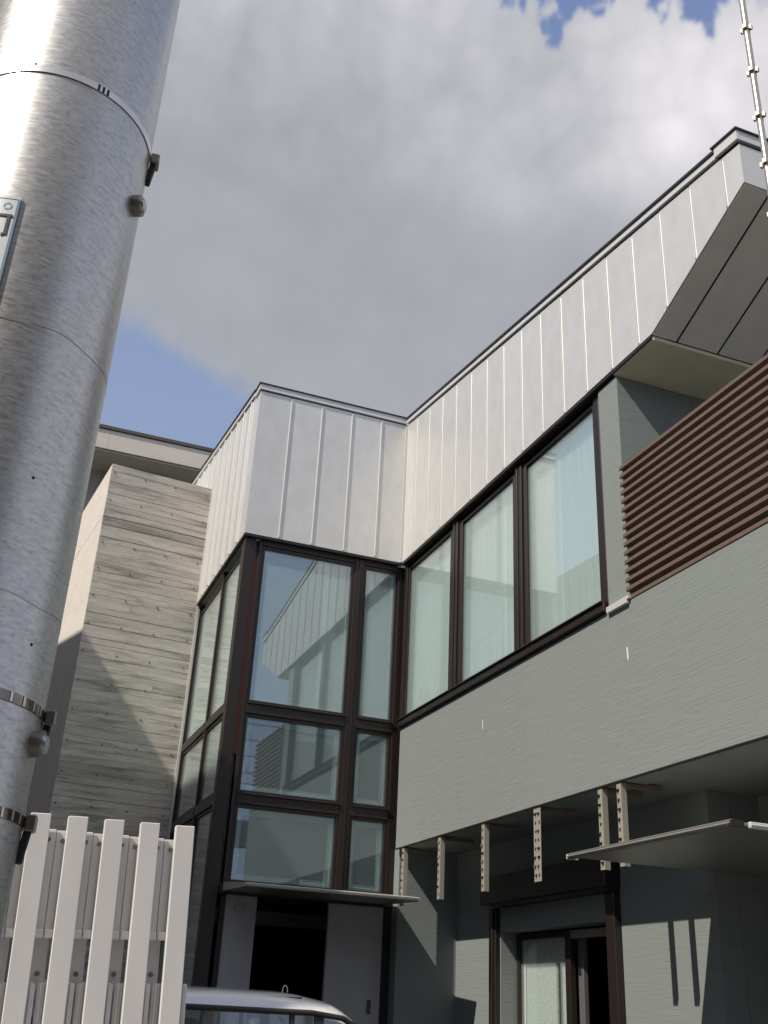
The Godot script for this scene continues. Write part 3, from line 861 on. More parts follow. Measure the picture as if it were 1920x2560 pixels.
# ------------------------------------------------------------------ concrete tower to the left
func concrete_tower() -> void:
	var t := thing("concrete_tower", "board marked raw concrete tower wedged against the left side of the metal clad house", "concrete tower", Vector3(-3.915, 0, -2.87))
	t.rotation.y = deg_to_rad(6.0)
	var W := 1.75
	var D := 3.6
	var H := 9.29
	var core := part(t, "core", MB.new().box(Vector3(0.012, 0, -D), Vector3(W, H - 0.01, -0.03)), M.concrete_joint)
	# front face: one course per board, laid in lengths
	var y := 2.0
	part(t, "plinth", MB.new().box(Vector3(0.0, 0.0, -0.029), Vector3(W, 1.995, 0.0)), M.board_3)
	var row := 0
	while y < H - 0.005:
		var h := rng.randf_range(0.088, 0.108)
		var gap := 0.0016
		if y < 8.37 and y + h > 8.33:
			h = 8.36 - y
		if y + h > H - 0.06:
			h = H - y
		var x := 0.0
		var parts := [W]
		if rng.randf() < 0.16:
			parts = [rng.randf_range(0.4, 1.35), W]
		for e in parts:
			var proud := rng.randf_range(-0.0022, 0.0022)
			if rng.randf() < 0.10:
				proud -= 0.003
			var tone: int = [0, 1, 2, 0, 3, 1][rng.randi() % 6]
			if y < 5.2 and rng.randf() < (5.6 - y) * 0.22:
				tone = 4 if rng.randf() < 0.5 else 3
			if y > 8.2 and y < 8.35:
				tone = 4
			part(t, "board_course", MB.new().box(Vector3(x, y + gap * 0.5, -0.029), Vector3(e, y + h - gap * 0.5, proud), 0.0025), M["board_%d" % tone])
			x = e + 0.001
		y += h
		if absf(y - 8.36) < 0.005:
			y += 0.014
		row += 1
	# tie holes with recessed mortar plugs
	for yy in [9.14, 8.66, 7.93, 7.50, 7.06, 6.62, 6.18, 5.74, 5.30, 4.86, 4.42, 3.98]:
		for k in 4:
			var px: float = 0.06 + 0.50 * k + (0.03 if k == 3 else 0.0)
			part(t, "tie_hole", MB.new().rod(Vector3(px, yy, -0.02), Vector3(px, yy, 0.0055), 0.0165, 0.0145, 12), M.plug)
	# smooth left face in two lifts with a joint
	part(t, "side_face", MB.new().box(Vector3(-0.0, 0.0, -D), Vector3(0.0115, 8.362, -0.0295)), M.concrete_smooth)
	part(t, "side_face", MB.new().box(Vector3(-0.0, 8.376, -D), Vector3(0.0115, H, -0.0295)), M.concrete_smooth)
	for p in [[-0.5, 7.6], [-0.9, 7.6], [-1.3, 7.6], [-0.5, 8.1], [-0.9, 8.1], [-0.5, 7.1], [-0.9, 7.1], [-1.7, 7.6], [-0.5, 6.6], [-0.9, 6.6], [-0.5, 8.9], [-1.1, 8.9]]:
		part(t, "side_tie_hole", MB.new().rod(Vector3(0.006, p[1], p[0]), Vector3(-0.003, p[1], p[0]), 0.012, 0.010, 10), M.plug)
	part(t, "top_slab", MB.new().box(Vector3(0.012, H - 0.0095, -D), Vector3(W - 0.002, H + 0.002, -0.0305)), M.board_0)

func far_building() -> void:
	var z := -12.0
	var b := thing("far_building", "beige building with deep flat eaves and brown roof edge behind the concrete tower", "building", Vector3(-2, 0, z))
	var fa := part(b, "eaves_band", MB.new().box(Vector3(-4.0, 14.24, -1.2), Vector3(6.0, 14.80, 0.0), 0.01), M.far_wall)
	for s in [[-4.0, -1.55], [-1.545, 1.2], [1.205, 6.0]]:
		part(fa, "eaves_panel", MB.new().box(Vector3(s[0], 14.245, 0.001), Vector3(s[1], 14.79, 0.02), 0.004), M.far_fascia)
	part(b, "roof_edge", MB.new().box(Vector3(-4.05, 14.801, -1.3), Vector3(6.05, 14.905, 0.06), 0.01), M.far_coping)
	part(b, "roof", MB.new().box(Vector3(-4.0, 14.80, -9.0), Vector3(6.0, 14.85, -1.301)), M.far_coping)
	part(b, "soffit", MB.new().box(Vector3(-4.0, 14.20, -1.6), Vector3(6.0, 14.239, -0.05)), M.far_soffit)
	part(b, "wall", MB.new().box(Vector3(-4.0, 0.0, -9.0), Vector3(6.0, 14.2, -1.2)), M.far_wall)
	part(b, "bay_block", MB.new().box(Vector3(-1.35, 13.3, -1.199), Vector3(0.2, 14.1, -0.7), 0.01), M.far_soffit)
	var w := part(b, "window", MB.new().box(Vector3(-1.3, 11.9, -1.199), Vector3(0.1, 13.25, -1.12), 0.01), M.far_coping)
	part(w, "pane", MB.new().box(Vector3(-1.22, 11.98, -1.119), Vector3(0.02, 13.17, -1.11)), M.far_glass)
	for k in 6:
		part(b, "balcony_rail", MB.new().box(Vector3(-4.0, 12.4 - 0.13 * k, -0.5), Vector3(-1.5, 12.44 - 0.13 * k, -0.46), 0.006), M.far_coping)
	part(b, "balcony_slab", MB.new().box(Vector3(-4.0, 11.4, -1.199), Vector3(-1.5, 11.6, -0.42), 0.01), M.far_fascia)

func neighbour() -> void:  # unseen caster of the tower shadow, stretched streetwards to darken the recess
	var b := thing("neighbouring_house", "unseen tall building left of the concrete tower, lengthened to darken the shade", "building", Vector3(-9.0, 0, -9.0))
	part(b, "wall", MB.new().box(Vector3(-8.0, 0.0, -11.0), Vector3(-0.002, 12.0, 16.6), 0.02), M.neighbour_wall)
	part(b, "roof_edge", MB.new().prism([Vector2(-11.1, 13.32), Vector2(16.7, 12.11), Vector2(16.7, 11.9), Vector2(-11.1, 11.9)], 0, -8.0, 0.0), M.far_coping)
	for k in 4:
		for j in 3:
			var w := part(b, "window", MB.new().box(Vector3(0.001, 2.0 + 3.2 * j, -9.0 + 4.6 * k), Vector3(0.05, 3.5 + 3.2 * j, -7.2 + 4.6 * k), 0.01), M.far_coping)
			part(w, "pane", MB.new().box(Vector3(0.0505, 2.08 + 3.2 * j, -8.92 + 4.6 * k), Vector3(0.056, 3.42 + 3.2 * j, -7.28 + 4.6 * k)), M.far_glass)

func added_rear_house() -> void:  # unseen house, added to cut skylight and deepen the shade
	var b := thing("added_rear_house", "unseen tiled roof house behind the viewer, added to block skylight", "house", Vector3(-9.0, 0, 17.0))
	part(b, "wall", MB.new().box(Vector3(-9.0, 0.0, 0.0), Vector3(8.6, 7.6, 9.0), 0.02), M.neighbour_wall)
	part(b, "roof", MB.new().prism([Vector2(-0.7, 7.5), Vector2(4.5, 9.8), Vector2(9.7, 7.5), Vector2(9.7, 7.35), Vector2(-0.7, 7.35)], 0, -9.6, 9.1), M.far_coping)
	for k in 4:
		var w := part(b, "window", MB.new().box(Vector3(-7.4 + 4.2 * k, 4.4, -0.06), Vector3(-5.5 + 4.2 * k, 6.0, -0.001), 0.01), M.far_coping)
		part(w, "pane", MB.new().box(Vector3(-7.32 + 4.2 * k, 4.48, -0.066), Vector3(-5.58 + 4.2 * k, 5.92, -0.0605)), M.far_glass)

# ------------------------------------------------------------------ fittings
func awnings() -> void:
	var a := thing("metal_awning", "slim grey metal awning below the dark bay windows, over the garage opening", "awning", Vector3(-1.01, 2.7, -0.06), "flat metal awnings")
	part(a, "slab", MB.new().prism([Vector2(0.0, 0.065), Vector2(1.0, 0.036), Vector2(1.0, 0.062), Vector2(0.0, 0.155)], 0, -1.012, 1.012), M.alu_canopy)
	part(a, "front_lip", MB.new().box(Vector3(-1.015, 0.034, 1.001), Vector3(1.015, 0.068, 1.035), 0.008), M.alu_canopy)
	part(a, "front_bead", MB.new().rod(Vector3(-1.0, 0.069, 1.026), Vector3(1.015, 0.069, 1.026), 0.008, 0.008, 10), M.zinc_edge)
	part(a, "end_cap", MB.new().prism([Vector2(0.02, 0.062), Vector2(1.035, 0.032), Vector2(1.035, 0.074), Vector2(0.02, 0.162)], 0, -1.020, -1.0155), M.zinc_edge)
	part(a, "end_cap", MB.new().prism([Vector2(0.02, 0.062), Vector2(1.035, 0.032), Vector2(1.035, 0.074), Vector2(0.02, 0.162)], 0, 1.0155, 1.020), M.zinc_edge)
	var c := thing("metal_canopy", "wide flat metal canopy sticking out beside the hanging brackets at right", "awning", Vector3(0.45, 2.72, 6.07), "flat metal awnings")
	part(c, "slab", MB.new().box(Vector3(-0.90, 0.026, -0.97), Vector3(0.965, 0.046, 0.96), 0.004), M.alu_canopy)
	# rounded gutter along the outer edge
	var rings := []
	for z in [-0.99, 0.97]:
		var ring := []
		for k in 13:
			var t := PI * 0.5 + PI * k / 12.0
			ring.append(Vector3(-0.90 + 0.045 * cos(t), 0.030 + 0.020 * sin(t), z))
		rings.append(ring)
	part(c, "gutter", MB.new().loft(rings, true, Vector3(0, 0.012, 0)), M.alu_canopy)
	part(c, "gutter_bead", MB.new().rod(Vector3(-0.925, 0.05, -0.99), Vector3(-0.925, 0.05, 0.97), 0.007, 0.007, 10), M.alu_canopy)
	part(c, "end_cap", MB.new().box(Vector3(-0.945, 0.010, 0.9705), Vector3(-0.84, 0.05, 0.985), 0.004), M.brown_dark)
	part(c, "end_cap", MB.new().box(Vector3(-0.945, 0.012, -1.003), Vector3(-0.84, 0.05, -0.9905), 0.004), M.zinc_edge)
	part(c, "front_fascia", MB.new().box(Vector3(-0.80, 0.010, 0.961), Vector3(0.965, 0.05, 0.99), 0.005), M.zinc_edge)
	part(c, "front_fascia_bead", MB.new().box(Vector3(-0.80, 0.026, 0.9905), Vector3(0.965, 0.034, 0.998), 0.003), M.alu)

func brackets() -> void:
	var zs := [0.29, 1.365, 2.465, 3.57, 4.697, 4.985]
	var words := ["pale slotted steel bracket hanging beside the inner corner post, farthest left",
		"pale slotted steel bracket under the plaster band, second from the bay window corner",
		"pale slotted steel bracket hanging in front of the left end of the brown shutter box",
		"wide double slotted steel bracket hanging over the middle of the brown shutter box",
		"pale slotted steel bracket left of the close pair above the metal canopy",
		"pale slotted steel bracket right of the close pair, with its brown arm in view"]
	for i in 6:
		var t := thing("hanging_bracket", words[i], "bracket", Vector3(0.05, 3.39, zs[i]), "slotted brackets hanging under the plaster band")
		var wide := i == 3
		var w := 0.13 if wide else 0.064
		part(t, "slotted_strip", MB.new().box(Vector3(0.0, -0.66, 0.0), Vector3(0.006, 0.0, w), 0.001), M.bracket_zinc)
		if not wide:
			part(t, "flange", MB.new().box(Vector3(0.0065, -0.66, w - 0.006), Vector3(0.056, 0.0, w), 0.001), M.bracket_zinc)
		part(t, "arm", MB.new().box(Vector3(0.0065, -0.032, w * 0.5 - 0.028), Vector3(0.42, 0.004, w * 0.5 + 0.028), 0.002), M.bracket_arm)
		for k in 8:
			var y := -0.06 - 0.078 * k
			var cols: Array = [0.035, 0.095] if wide else [0.03]
			for c in cols:
				var off: float = c + rng.randf_range(-0.012, 0.012)
				var b := part(t, "slot", MB.new().box(Vector3(-0.0015, y - 0.014, off - 0.011), Vector3(-0.0002, y + 0.014, off + 0.011)), M.hole)
				if rng.randf() < 0.6:
					var tongue := MB.new()
					tongue.xf = Transform3D(Basis(Vector3.RIGHT, rng.randf_range(-0.7, 0.7)), Vector3(-0.010, y, off - 0.004))
					tongue.box(Vector3(-0.008, -0.010, -0.006), Vector3(0.006, 0.010, 0.006), 0.001)
					part(b, "tongue", tongue, M.hole if rng.randf() < 0.7 else M.bolt_steel)

func louvre_screen() -> void:
	var t := thing("louvre_screen", "brown horizontal slat screen above the plaster parapet on the right", "louvre screen", Vector3(0.06, 4.9, 6.3))
	for i in 16:
		var y := 4.897 + 0.0852 * i - 4.9
		part(t, "slat", MB.new().box(Vector3(-0.028, y, -0.985), Vector3(0.055, y + 0.036, 1.05), 0.002), M.louvre)
	for z in [-0.93, 0.08, 1.02]:
		part(t, "post", MB.new().box(Vector3(0.0555, -0.01, z - 0.02), Vector3(0.096, 1.33, z + 0.02), 0.003), M.brown_dark)

# ------------------------------------------------------------------ steel pole at the left edge
func steel_pole() -> void:
	var base := Vector3(-4.9417, 0, 11.0308)
	var t := thing("steel_pole", "thick galvanised steel street pole close by at the left edge", "pole", base)
	var rad := func(y: float) -> float: return 0.15 - 0.0012 * y
	var sf := SurfaceTool.new()
	sf.begin(Mesh.PRIMITIVE_TRIANGLES)
	for j in 25:
		var y := 9.0 * j / 24.0
		for k in 97:
			var a := TAU * k / 96.0
			var r: float = rad.call(y)
			sf.set_normal(Vector3(cos(a), 0.0012, sin(a)).normalized())
			sf.set_uv(Vector2(k / 96.0 * 2.0, y * 9.0))
			sf.set_uv2(Vector2(k / 96.0 * 2.0, y * 2.1))
			sf.add_vertex(Vector3(r * cos(a), y, r * sin(a)))
	for j in 24:
		for k in 96:
			var n := j * 97 + k
			for q in [n, n + 1, n + 98, n, n + 98, n + 97]:
				sf.add_index(q)
	var shaft := part(t, "shaft", sf.commit(), M.galvanised)
	# weld seams
	for y in [2.42, 2.04]:
		part(shaft, "weld_seam", ring_band(y, rad.call(y) + 0.0004, 0.0013, 0.0002, 0.03), M.weld)
	for s in [[2.874, 0.0125], [1.919, 0.0125], [1.788, 0.0125]]:
		var y: float = s[0]
		var b := part(t, "band_clamp", ring_band(y, rad.call(y) + 0.001, s[1], 0.0008, 0.0), M.stainless if y > 2.5 else M.strap_dark_reflection)
		var bk := MB.new()
		var r: float = rad.call(y)
		var a := deg_to_rad(6.0)
		bk.xf = Transform3D(Basis(Vector3.UP, -a), Vector3((r + 0.008) * cos(a), y, (r + 0.008) * sin(a)))
		bk.box(Vector3(-0.006, -0.010, -0.012), Vector3(0.008, 0.010, 0.012), 0.002)
		part(b, "buckle", bk, M.bolt_steel)
		var tail := MB.new()
		tail.xf = Transform3D(Basis(Vector3.UP, -deg_to_rad(3.0)) * Basis(Vector3(0, 0, 1), -0.12), Vector3((r + 0.007) * cos(a), y - 0.008, (r + 0.004) * sin(a)))
		tail.box(Vector3(-0.005, -0.040, -0.010), Vector3(0.005, 0.0, 0.006), 0.002)
		part(b, "clamp_tail", tail, M.black_rubber)
		for k in (3 if y > 2.5 else 9):
			var aa := deg_to_rad(66.0 + k * 3.0 if y > 2.5 else 20.0 + 9.0 * k)
			var tick := MB.new()
			tick.xf = Transform3D(Basis(Vector3.UP, -aa), Vector3((r + 0.0022) * cos(aa), y, (r + 0.0022) * sin(aa)))
			tick.box(Vector3(-0.0006, -s[1] * 0.45, -0.0018), Vector3(0.0004, s[1] * 0.45, 0.0018))
			part(b, "stamp_and_reflection", tick, M.black_rubber if y > 2.5 else M.stainless)  # on the lower straps the pale ticks paint in the fence reflection
	for p in [[2.735, 24.0], [1.879, 19.0]]:
		var a := deg_to_rad(p[1])
		var r: float = rad.call(p[0])
		var n := Vector3(cos(a), 0, sin(a))
		var c: Vector3 = n * (r - 0.004) + Vector3.UP * float(p[0])
		var bs := part(t, "socket", MB.new().rod(c, c + n * 0.016, 0.017, 0.017, 20), M.bolt_steel)
		part(bs, "plug_screw", MB.new().rod(c + n * 0.0161, c + n * 0.021, 0.012, 0.011, 6), M.galvanised)
	for p in [[2.884, 110.5], [2.2, 60.0], [1.99, 40.0]]:
		var a := deg_to_rad(p[1])
		var n := Vector3(cos(a), 0, sin(a))
		var c: Vector3 = n * (rad.call(p[0]) - 0.001) + Vector3.UP * float(p[0])
		part(shaft, "pit", MB.new().rod(c, c + n * 0.0016, 0.0026, 0.002, 10), M.hole)
	# number plate bent round the pole
	var sg := thing("pole_sign", "pale vertical plate with blue rim and dark character strapped on the steel pole", "sign", base + Vector3(0, 2.2, 0))
	var sr := func(y: float) -> float: return 0.15 - 0.0012 * (2.2 + y) + 0.001
	part(sg, "plate", shell(0.0, 0.413, 99.9, 140.0, sr, 0.002, 14), M.sign_white)
	part(sg, "rim", shell(0.0, 0.413, 98.4, 99.8, sr, 0.0026, 3), M.sign_edge)
	part(sg, "rim", shell(0.4135, 0.4185, 98.4, 140.0, sr, 0.0026, 14), M.sign_white)
	# right-hand part of an embossed character: a bar and a hooked stem
	var sy := 0.385
	part(sg, "character_bar", shell(sy - 0.004, sy, 100.7, 109.5, func(y: float) -> float: return sr.call(y) + 0.002, 0.0012, 6), M.sign_ink)
	part(sg, "character_stem", shell(sy - 0.036, sy - 0.0041, 101.6, 103.2, func(y: float) -> float: return sr.call(y) + 0.002, 0.0012, 2), M.sign_ink)
	part(sg, "character_hook", shell(sy - 0.038, sy - 0.0335, 103.25, 104.3, func(y: float) -> float: return sr.call(y) + 0.002, 0.0012, 3), M.sign_ink)
	part(sg, "character_stroke", shell(sy - 0.034, sy + 0.006, 111.0, 112.6, func(y: float) -> float: return sr.call(y) + 0.002, 0.0012, 2), M.sign_ink)
	var emb := MB.new()
	for k in 16:
		var a0 := TAU * k / 16.0
		var a1 := TAU * (k + 1) / 16.0
		var q := func(a: float, rr: float) -> Vector3:
			var ang := deg_to_rad(104.4 + rad_to_deg(rr * cos(a) / 0.15))
			var yy := 0.400 + rr * sin(a)
			var r3: float = sr.call(yy) + 0.0026
			return Vector3(r3 * cos(ang), yy, r3 * sin(ang))
		emb.face([q.call(a0, 0.006), q.call(a1, 0.006), q.call(a1, 0.0045), q.call(a0, 0.0045)], Vector3(-0.2, 0, 1))
	part(sg, "embossed_ring", emb, M.sign_edge)

func ring_band(y: float, r: float, h: float, th: float, lean: float) -> MB:
	var rings := []
	var n := 96
	for k in n + 1:
		var a := TAU * k / n
		var dy := lean * (0.06 * sin(a * 3.0) + 0.1 * sin(a * 7.0))
		var c := Vector3(cos(a), 0, sin(a))
		var u := Vector3.UP
		rings.append([c * r + u * (y + dy - h * 0.5), c * (r + th) + u * (y + dy - h * 0.5), c * (r + th) + u * (y + dy + h * 0.5), c * r + u * (y + dy + h * 0.5)])
	var mb := MB.new()
	for i in n:
		for j in 4:
			var k := (j + 1) % 4
			var q := [rings[i][j], rings[i][k], rings[i + 1][k], rings[i + 1][j]]
			var mid: Vector3 = (q[0] + q[1] + q[2] + q[3]) * 0.25
			var cen := Vector3(mid.x, 0, mid.z).normalized() * (r + th * 0.5) + Vector3.UP * y
			mb.face(q, mid - cen, 3 + j)
	return mb

func shell(y0: float, y1: float, a0: float, a1: float, rf: Callable, th: float, n: int) -> MB:
	var mb := MB.new()
	for i in n:
		var s := deg_to_rad(lerpf(a0, a1, float(i) / n))
		var e := deg_to_rad(lerpf(a0, a1, float(i + 1) / n))
		var q := func(a: float, y: float, o: float) -> Vector3:
			var r: float = rf.call(y) + o
			return Vector3(r * cos(a), y, r * sin(a))
		var out: Vector3 = q.call((s + e) * 0.5, 0.0, 0.0)
		mb.face([q.call(s, y0, th), q.call(e, y0, th), q.call(e, y1, th), q.call(s, y1, th)], out, 1)
		mb.face([q.call(s, y0, 0.0), q.call(e, y0, 0.0), q.call(e, y1, 0.0), q.call(s, y1, 0.0)], -out, 2)
		mb.face([q.call(s, y1, 0.0), q.call(e, y1, 0.0), q.call(e, y1, th), q.call(s, y1, th)], Vector3.UP)
		mb.face([q.call(s, y0, 0.0), q.call(e, y0, 0.0), q.call(e, y0, th), q.call(s, y0, th)], Vector3.DOWN)
		if i == 0:
			mb.face([q.call(s, y0, 0.0), q.call(s, y1, 0.0), q.call(s, y1, th), q.call(s, y0, th)], Vector3(sin(s), 0, -cos(s)))
		if i == n - 1:
			mb.face([q.call(e, y0, 0.0), q.call(e, y1, 0.0), q.call(e, y1, th), q.call(e, y0, th)], Vector3(-sin(e), 0, cos(e)))
	return mb

func scaffold_pipe() -> void:
	var t := thing("scaffold_pipe", "thin zinc scaffold standard with wedge collars at the upper right corner", "scaffold pole", Vector3(-0.35, 0, 7.985))
	part(t, "tube", MB.new().rod(Vector3.ZERO, Vector3(0, 11.5, 0), 0.0243, 0.0243, 24), M.pipe)
	var y := 0.26
	while y < 11.4:
		var c := part(t, "collar", MB.new().rod(Vector3(0, y - 0.02, 0), Vector3(0, y + 0.02, 0), 0.029, 0.029, 24), M.pipe_collar)
		for k in 4:
			var pk := MB.new()
			pk.xf = Transform3D(Basis(Vector3.UP, PI * 0.5 * k + 0.5), Vector3(0, y, 0))
			pk.box(Vector3(0.026, -0.020, -0.015), Vector3(0.030, 0.020, 0.015), 0.001)
			pk.box(Vector3(0.0301, -0.020, -0.015), Vector3(0.042, 0.020, -0.011), 0.001)
			pk.box(Vector3(0.0301, -0.020, 0.011), Vector3(0.042, 0.020, 0.015), 0.001)
			pk.box(Vector3(0.0421, -0.020, -0.015), Vector3(0.046, 0.020, 0.015), 0.001)
			part(c, "pocket", pk, M.pipe_collar)
		y += 0.475
	part(t, "spigot_joint", MB.new().rod(Vector3(0, 9.17, 0), Vector3(0, 9.30, 0), 0.0262, 0.0262, 24), M.pipe)

# ------------------------------------------------------------------ aluminium fence
func fence() -> void:
	var t := thing("slatted_fence", "pale aluminium slat fence between the steel pole and the silver car", "fence", Vector3(-4.5 + 0.093, 0.002, 9.4))
	t.rotation.z = deg_to_rad(2.6)
	var pitch := 0.0988
	for k in range(-9, 5):
		var x := -4.712 + pitch * k + 4.5
		part(t, "front_slat", MB.new().box(Vector3(x, 0.10, -0.022), Vector3(x + 0.053, 2.047 - 0.0030 * (k - 1), 0.0), 0.0015), M.alu)
		var gx := x + 0.076            # middle of the gap to the right of this slat
		if k < 4:
			# upper board behind the slat to the right, from this gap to the next
			var r := gx + pitch - 0.0015 if k < 3 else x + pitch + 0.049
			var ub := part(t, "upper_board", MB.new().box(Vector3(gx + 0.0005, 1.74, -0.046), Vector3(r, 2.008 - 0.0030 * (k - 1), -0.034), 0.001), M.alu)
			for bx in [gx + 0.018, gx + pitch - 0.019]:
				if bx < r - 0.006:
					part(ub, "bolt", MB.new().rod(Vector3(bx, 1.981 - 0.0030 * (k - 1), -0.0342), Vector3(bx, 1.981 - 0.0030 * (k - 1), -0.027), 0.0062, 0.0050, 12), M.bolt_steel)
			var cl := MB.new()
			cl.box(Vector3(gx + 0.001, 1.737, -0.0335), Vector3(r - 0.001, 1.759, -0.0225), 0.007)
			part(t, "rail_clip", cl, M.alu)
			var lb := part(t, "lower_board", MB.new().box(Vector3(gx - 0.020, 1.55, -0.072), Vector3(gx + 0.018, 1.745, -0.06), 0.001), M.alu)
			part(lb, "bolt", MB.new().rod(Vector3(gx - 0.001, 1.652, -0.0598), Vector3(gx - 0.001, 1.652, -0.051), 0.0068, 0.0055, 12), M.bolt_steel)
			var rb := MB.new()
			rb.box(Vector3(gx + 0.0025, 0.10, -0.050), Vector3(gx + pitch - 0.003, 1.630, -0.0325), 0.004)
			rb.box(Vector3(gx + 0.008, 0.10, -0.032), Vector3(gx + 0.013, 1.629, -0.0285), 0.0012)
			rb.box(Vector3(gx + 0.016, 0.10, -0.032), Vector3(gx + 0.020, 1.629, -0.0285), 0.0012)
			rb.box(Vector3(gx + pitch - 0.016, 0.10, -0.032), Vector3(gx + pitch - 0.011, 1.629, -0.0285), 0.0012)
			part(t, "ribbed_board", rb, M.alu)
	for y in [0.35, 1.58]:
		part(t, "rail", MB.new().box(Vector3(-1.10, y - 0.03, -0.11), Vector3(0.225, y + 0.03, -0.0725), 0.002), M.alu)
	part(t, "rail", MB.new().box(Vector3(-1.10, 1.80, -0.08), Vector3(0.20, 1.86, -0.0465), 0.002), M.alu)
	for x in [-1.05, 0.19]:
		part(t, "post", MB.new().box(Vector3(x - 0.025, 0.0, -0.16), Vector3(x + 0.025, 1.60, -0.1105), 0.002), M.alu)

# ------------------------------------------------------------------ small silver car behind the fence
func car() -> void:
	var t := thing("parked_car", "small silver white car parked side on before the garage opening, only its roof in view", "car", Vector3(-3.05, 0, 4.78))
	# lower body, lofted along x
	var rings := []
	var st := [[-1.70, 0.62, 0.46, 0.84], [-1.68, 0.68, 0.32, 0.95], [-1.55, 0.72, 0.25, 1.02], [-0.8, 0.735, 0.23, 1.04], [0.0, 0.735, 0.23, 1.03], [0.75, 0.735, 0.23, 1.01], [1.05, 0.73, 0.23, 0.99], [1.40, 0.71, 0.24, 0.93], [1.60, 0.66, 0.28, 0.82], [1.69, 0.58, 0.36, 0.68]]
	for s in st:
		var ring := []
		var cy: float = (s[2] + s[3]) * 0.5
		var hy: float = (s[3] - s[2]) * 0.5
		for k in 28:
			var a := TAU * k / 28.0
			var cx := cos(a)
			var sx := sin(a)
			var px := signf(cx) * pow(absf(cx), 0.35)
			var py := signf(sx) * pow(absf(sx), 0.35)
			ring.append(Vector3(s[0], cy + hy * py, s[1] * px * (1.0 - 0.05 * maxf(py, 0.0))))
		rings.append(ring)
	var b := MB.new()
	b.loft(rings, true, Vector3(0, 0.62, 0))
	b.face(rings[0], Vector3.LEFT, 5)
	b.face(rings[rings.size() - 1], Vector3.RIGHT, 6)
	part(t, "body", b, M.car_paint)
	# roof shell: crown along the middle, rolled down to the side rails
	var rr := []
	var rs := [[-1.62, 1.46, 0.555], [-1.58, 1.56, 0.58], [-1.46, 1.645, 0.60], [-1.2, 1.682, 0.61], [-0.6, 1.692, 0.615], [0.0, 1.694, 0.615], [0.30, 1.692, 0.612], [0.42, 1.685, 0.61], [0.52, 1.668, 0.608], [0.63, 1.650, 0.603], [0.70, 1.622, 0.598], [0.78, 1.575, 0.59], [0.84, 1.525, 0.58]]
	for s in rs:
		var ring := []
		for k in 25:
			var u := -1.0 + 2.0 * k / 24.0
			var au := absf(u)
			var drop: float = 0.035 * au * au + 0.095 * pow(au, 9.0)
			ring.append(Vector3(s[0], s[1] - drop, s[2] * u * (1.0 + 0.06 * pow(au, 8.0))))
		rr.append(ring)
	var roof := part(t, "roof", MB.new().loft(rr, false, Vector3(0, 0, 0)), M.car_paint)
	part(roof, "roof_seam", MB.new().rod(Vector3(-1.3, 1.648, 0.50), Vector3(0.42, 1.650, 0.50), 0.006, 0.006, 6), M.car_trim)
	var loop := MB.new()
	for k in 7:
		var a0 := PI * k / 7.0
		var a1 := PI * (k + 1) / 7.0
		loop.rod(Vector3(0.39 + 0.018 * cos(a0), 1.685 + 0.042 * sin(a0), 0.2), Vector3(0.39 + 0.018 * cos(a1), 1.685 + 0.042 * sin(a1), 0.2), 0.003, 0.003, 6)
	part(roof, "aerial_loop", loop, M.paint_white)
	part(t, "cabin_floor", MB.new().box(Vector3(-1.5, 0.5, -0.6), Vector3(0.9, 0.52, 0.6)), M.car_trim)
	# sides: gutter, glass, pillars
	for s in [-1.0, 1.0]:
		var rail := MB.new()
		var pts := [[-1.60, 1.40], [-1.45, 1.545], [-0.5, 1.570], [0.45, 1.568], [0.66, 1.545], [0.84, 1.45], [1.15, 1.05]]
		for k in pts.size() - 1:
			rail.rod(Vector3(pts[k][0], pts[k][1], 0.652 * s if k < 5 else 0.66 * s), Vector3(pts[k + 1][0], pts[k + 1][1], 0.652 * s if k < 4 else (0.655 * s if k < 5 else 0.685 * s)), 0.017, 0.017, 8)
		part(t, "window_rail", rail, M.car_trim)
		var wins := [[-1.42, -0.62, 1.0], [-0.56, 0.30, 1.0], [0.34, 0.47, 1.0], [0.53, 0.80, 0.6]]
		for w in wins:
			var x0: float = w[0]
			var x1: float = w[1]
			var yt := 1.553
			var q := [Vector3(x0, 1.03, 0.700 * s), Vector3(x1 + (0.22 if x1 > 0.7 else 0.0), 1.03, 0.700 * s), Vector3(x1 - (0.1 if x1 > 0.7 else 0.0), yt, 0.645 * s), Vector3(x0 + (0.06 if x0 < -1.0 else 0.0), yt, 0.645 * s)]
			var g := MB.new()
			g.face(q, Vector3(0, 0, s))
			var gl := part(t, "side_window", g, M.car_glass)
			var g2 := MB.new()
			var q2 := []
			for p in q:
				q2.append(p - Vector3(0, 0, 0.004 * s))
			g2.face(q2, Vector3(0, 0, s))
			part(gl, "tint", g2, M.car_glass_coated)
		for x in [-1.47, -0.59, 0.32, 0.50]:
			var pl := MB.new()
			var wd := 0.03 if x != 0.32 else 0.014
			pl.loft([[Vector3(x - wd, 1.0, 0.706 * s), Vector3(x + wd, 1.0, 0.706 * s), Vector3(x + wd, 1.0, 0.68 * s), Vector3(x - wd, 1.0, 0.68 * s)], [Vector3(x - wd, 1.56, 0.652 * s), Vector3(x + wd, 1.56, 0.652 * s), Vector3(x + wd, 1.56, 0.626 * s), Vector3(x - wd, 1.56, 0.626 * s)]], true, Vector3(x, 1.2, 0.68 * s), -1)
			part(t, "pillar", pl, M.car_trim)
		for x in [-1.05, 1.08]:
			var wh := part(t, "wheel", MB.new().rod(Vector3(x, 0.27, 0.60 * s), Vector3(x, 0.27, 0.735 * s), 0.27, 0.265, 28), M.tyre)
			part(wh, "rim", MB.new().rod(Vector3(x, 0.27, 0.7355 * s), Vector3(x, 0.27, 0.745 * s), 0.18, 0.17, 24), M.alu)
		part(t, "headlight", MB.new().rod(Vector3(1.60, 0.74, 0.46 * s), Vector3(1.685, 0.72, 0.46 * s), 0.10, 0.075, 20), M.car_lamp)
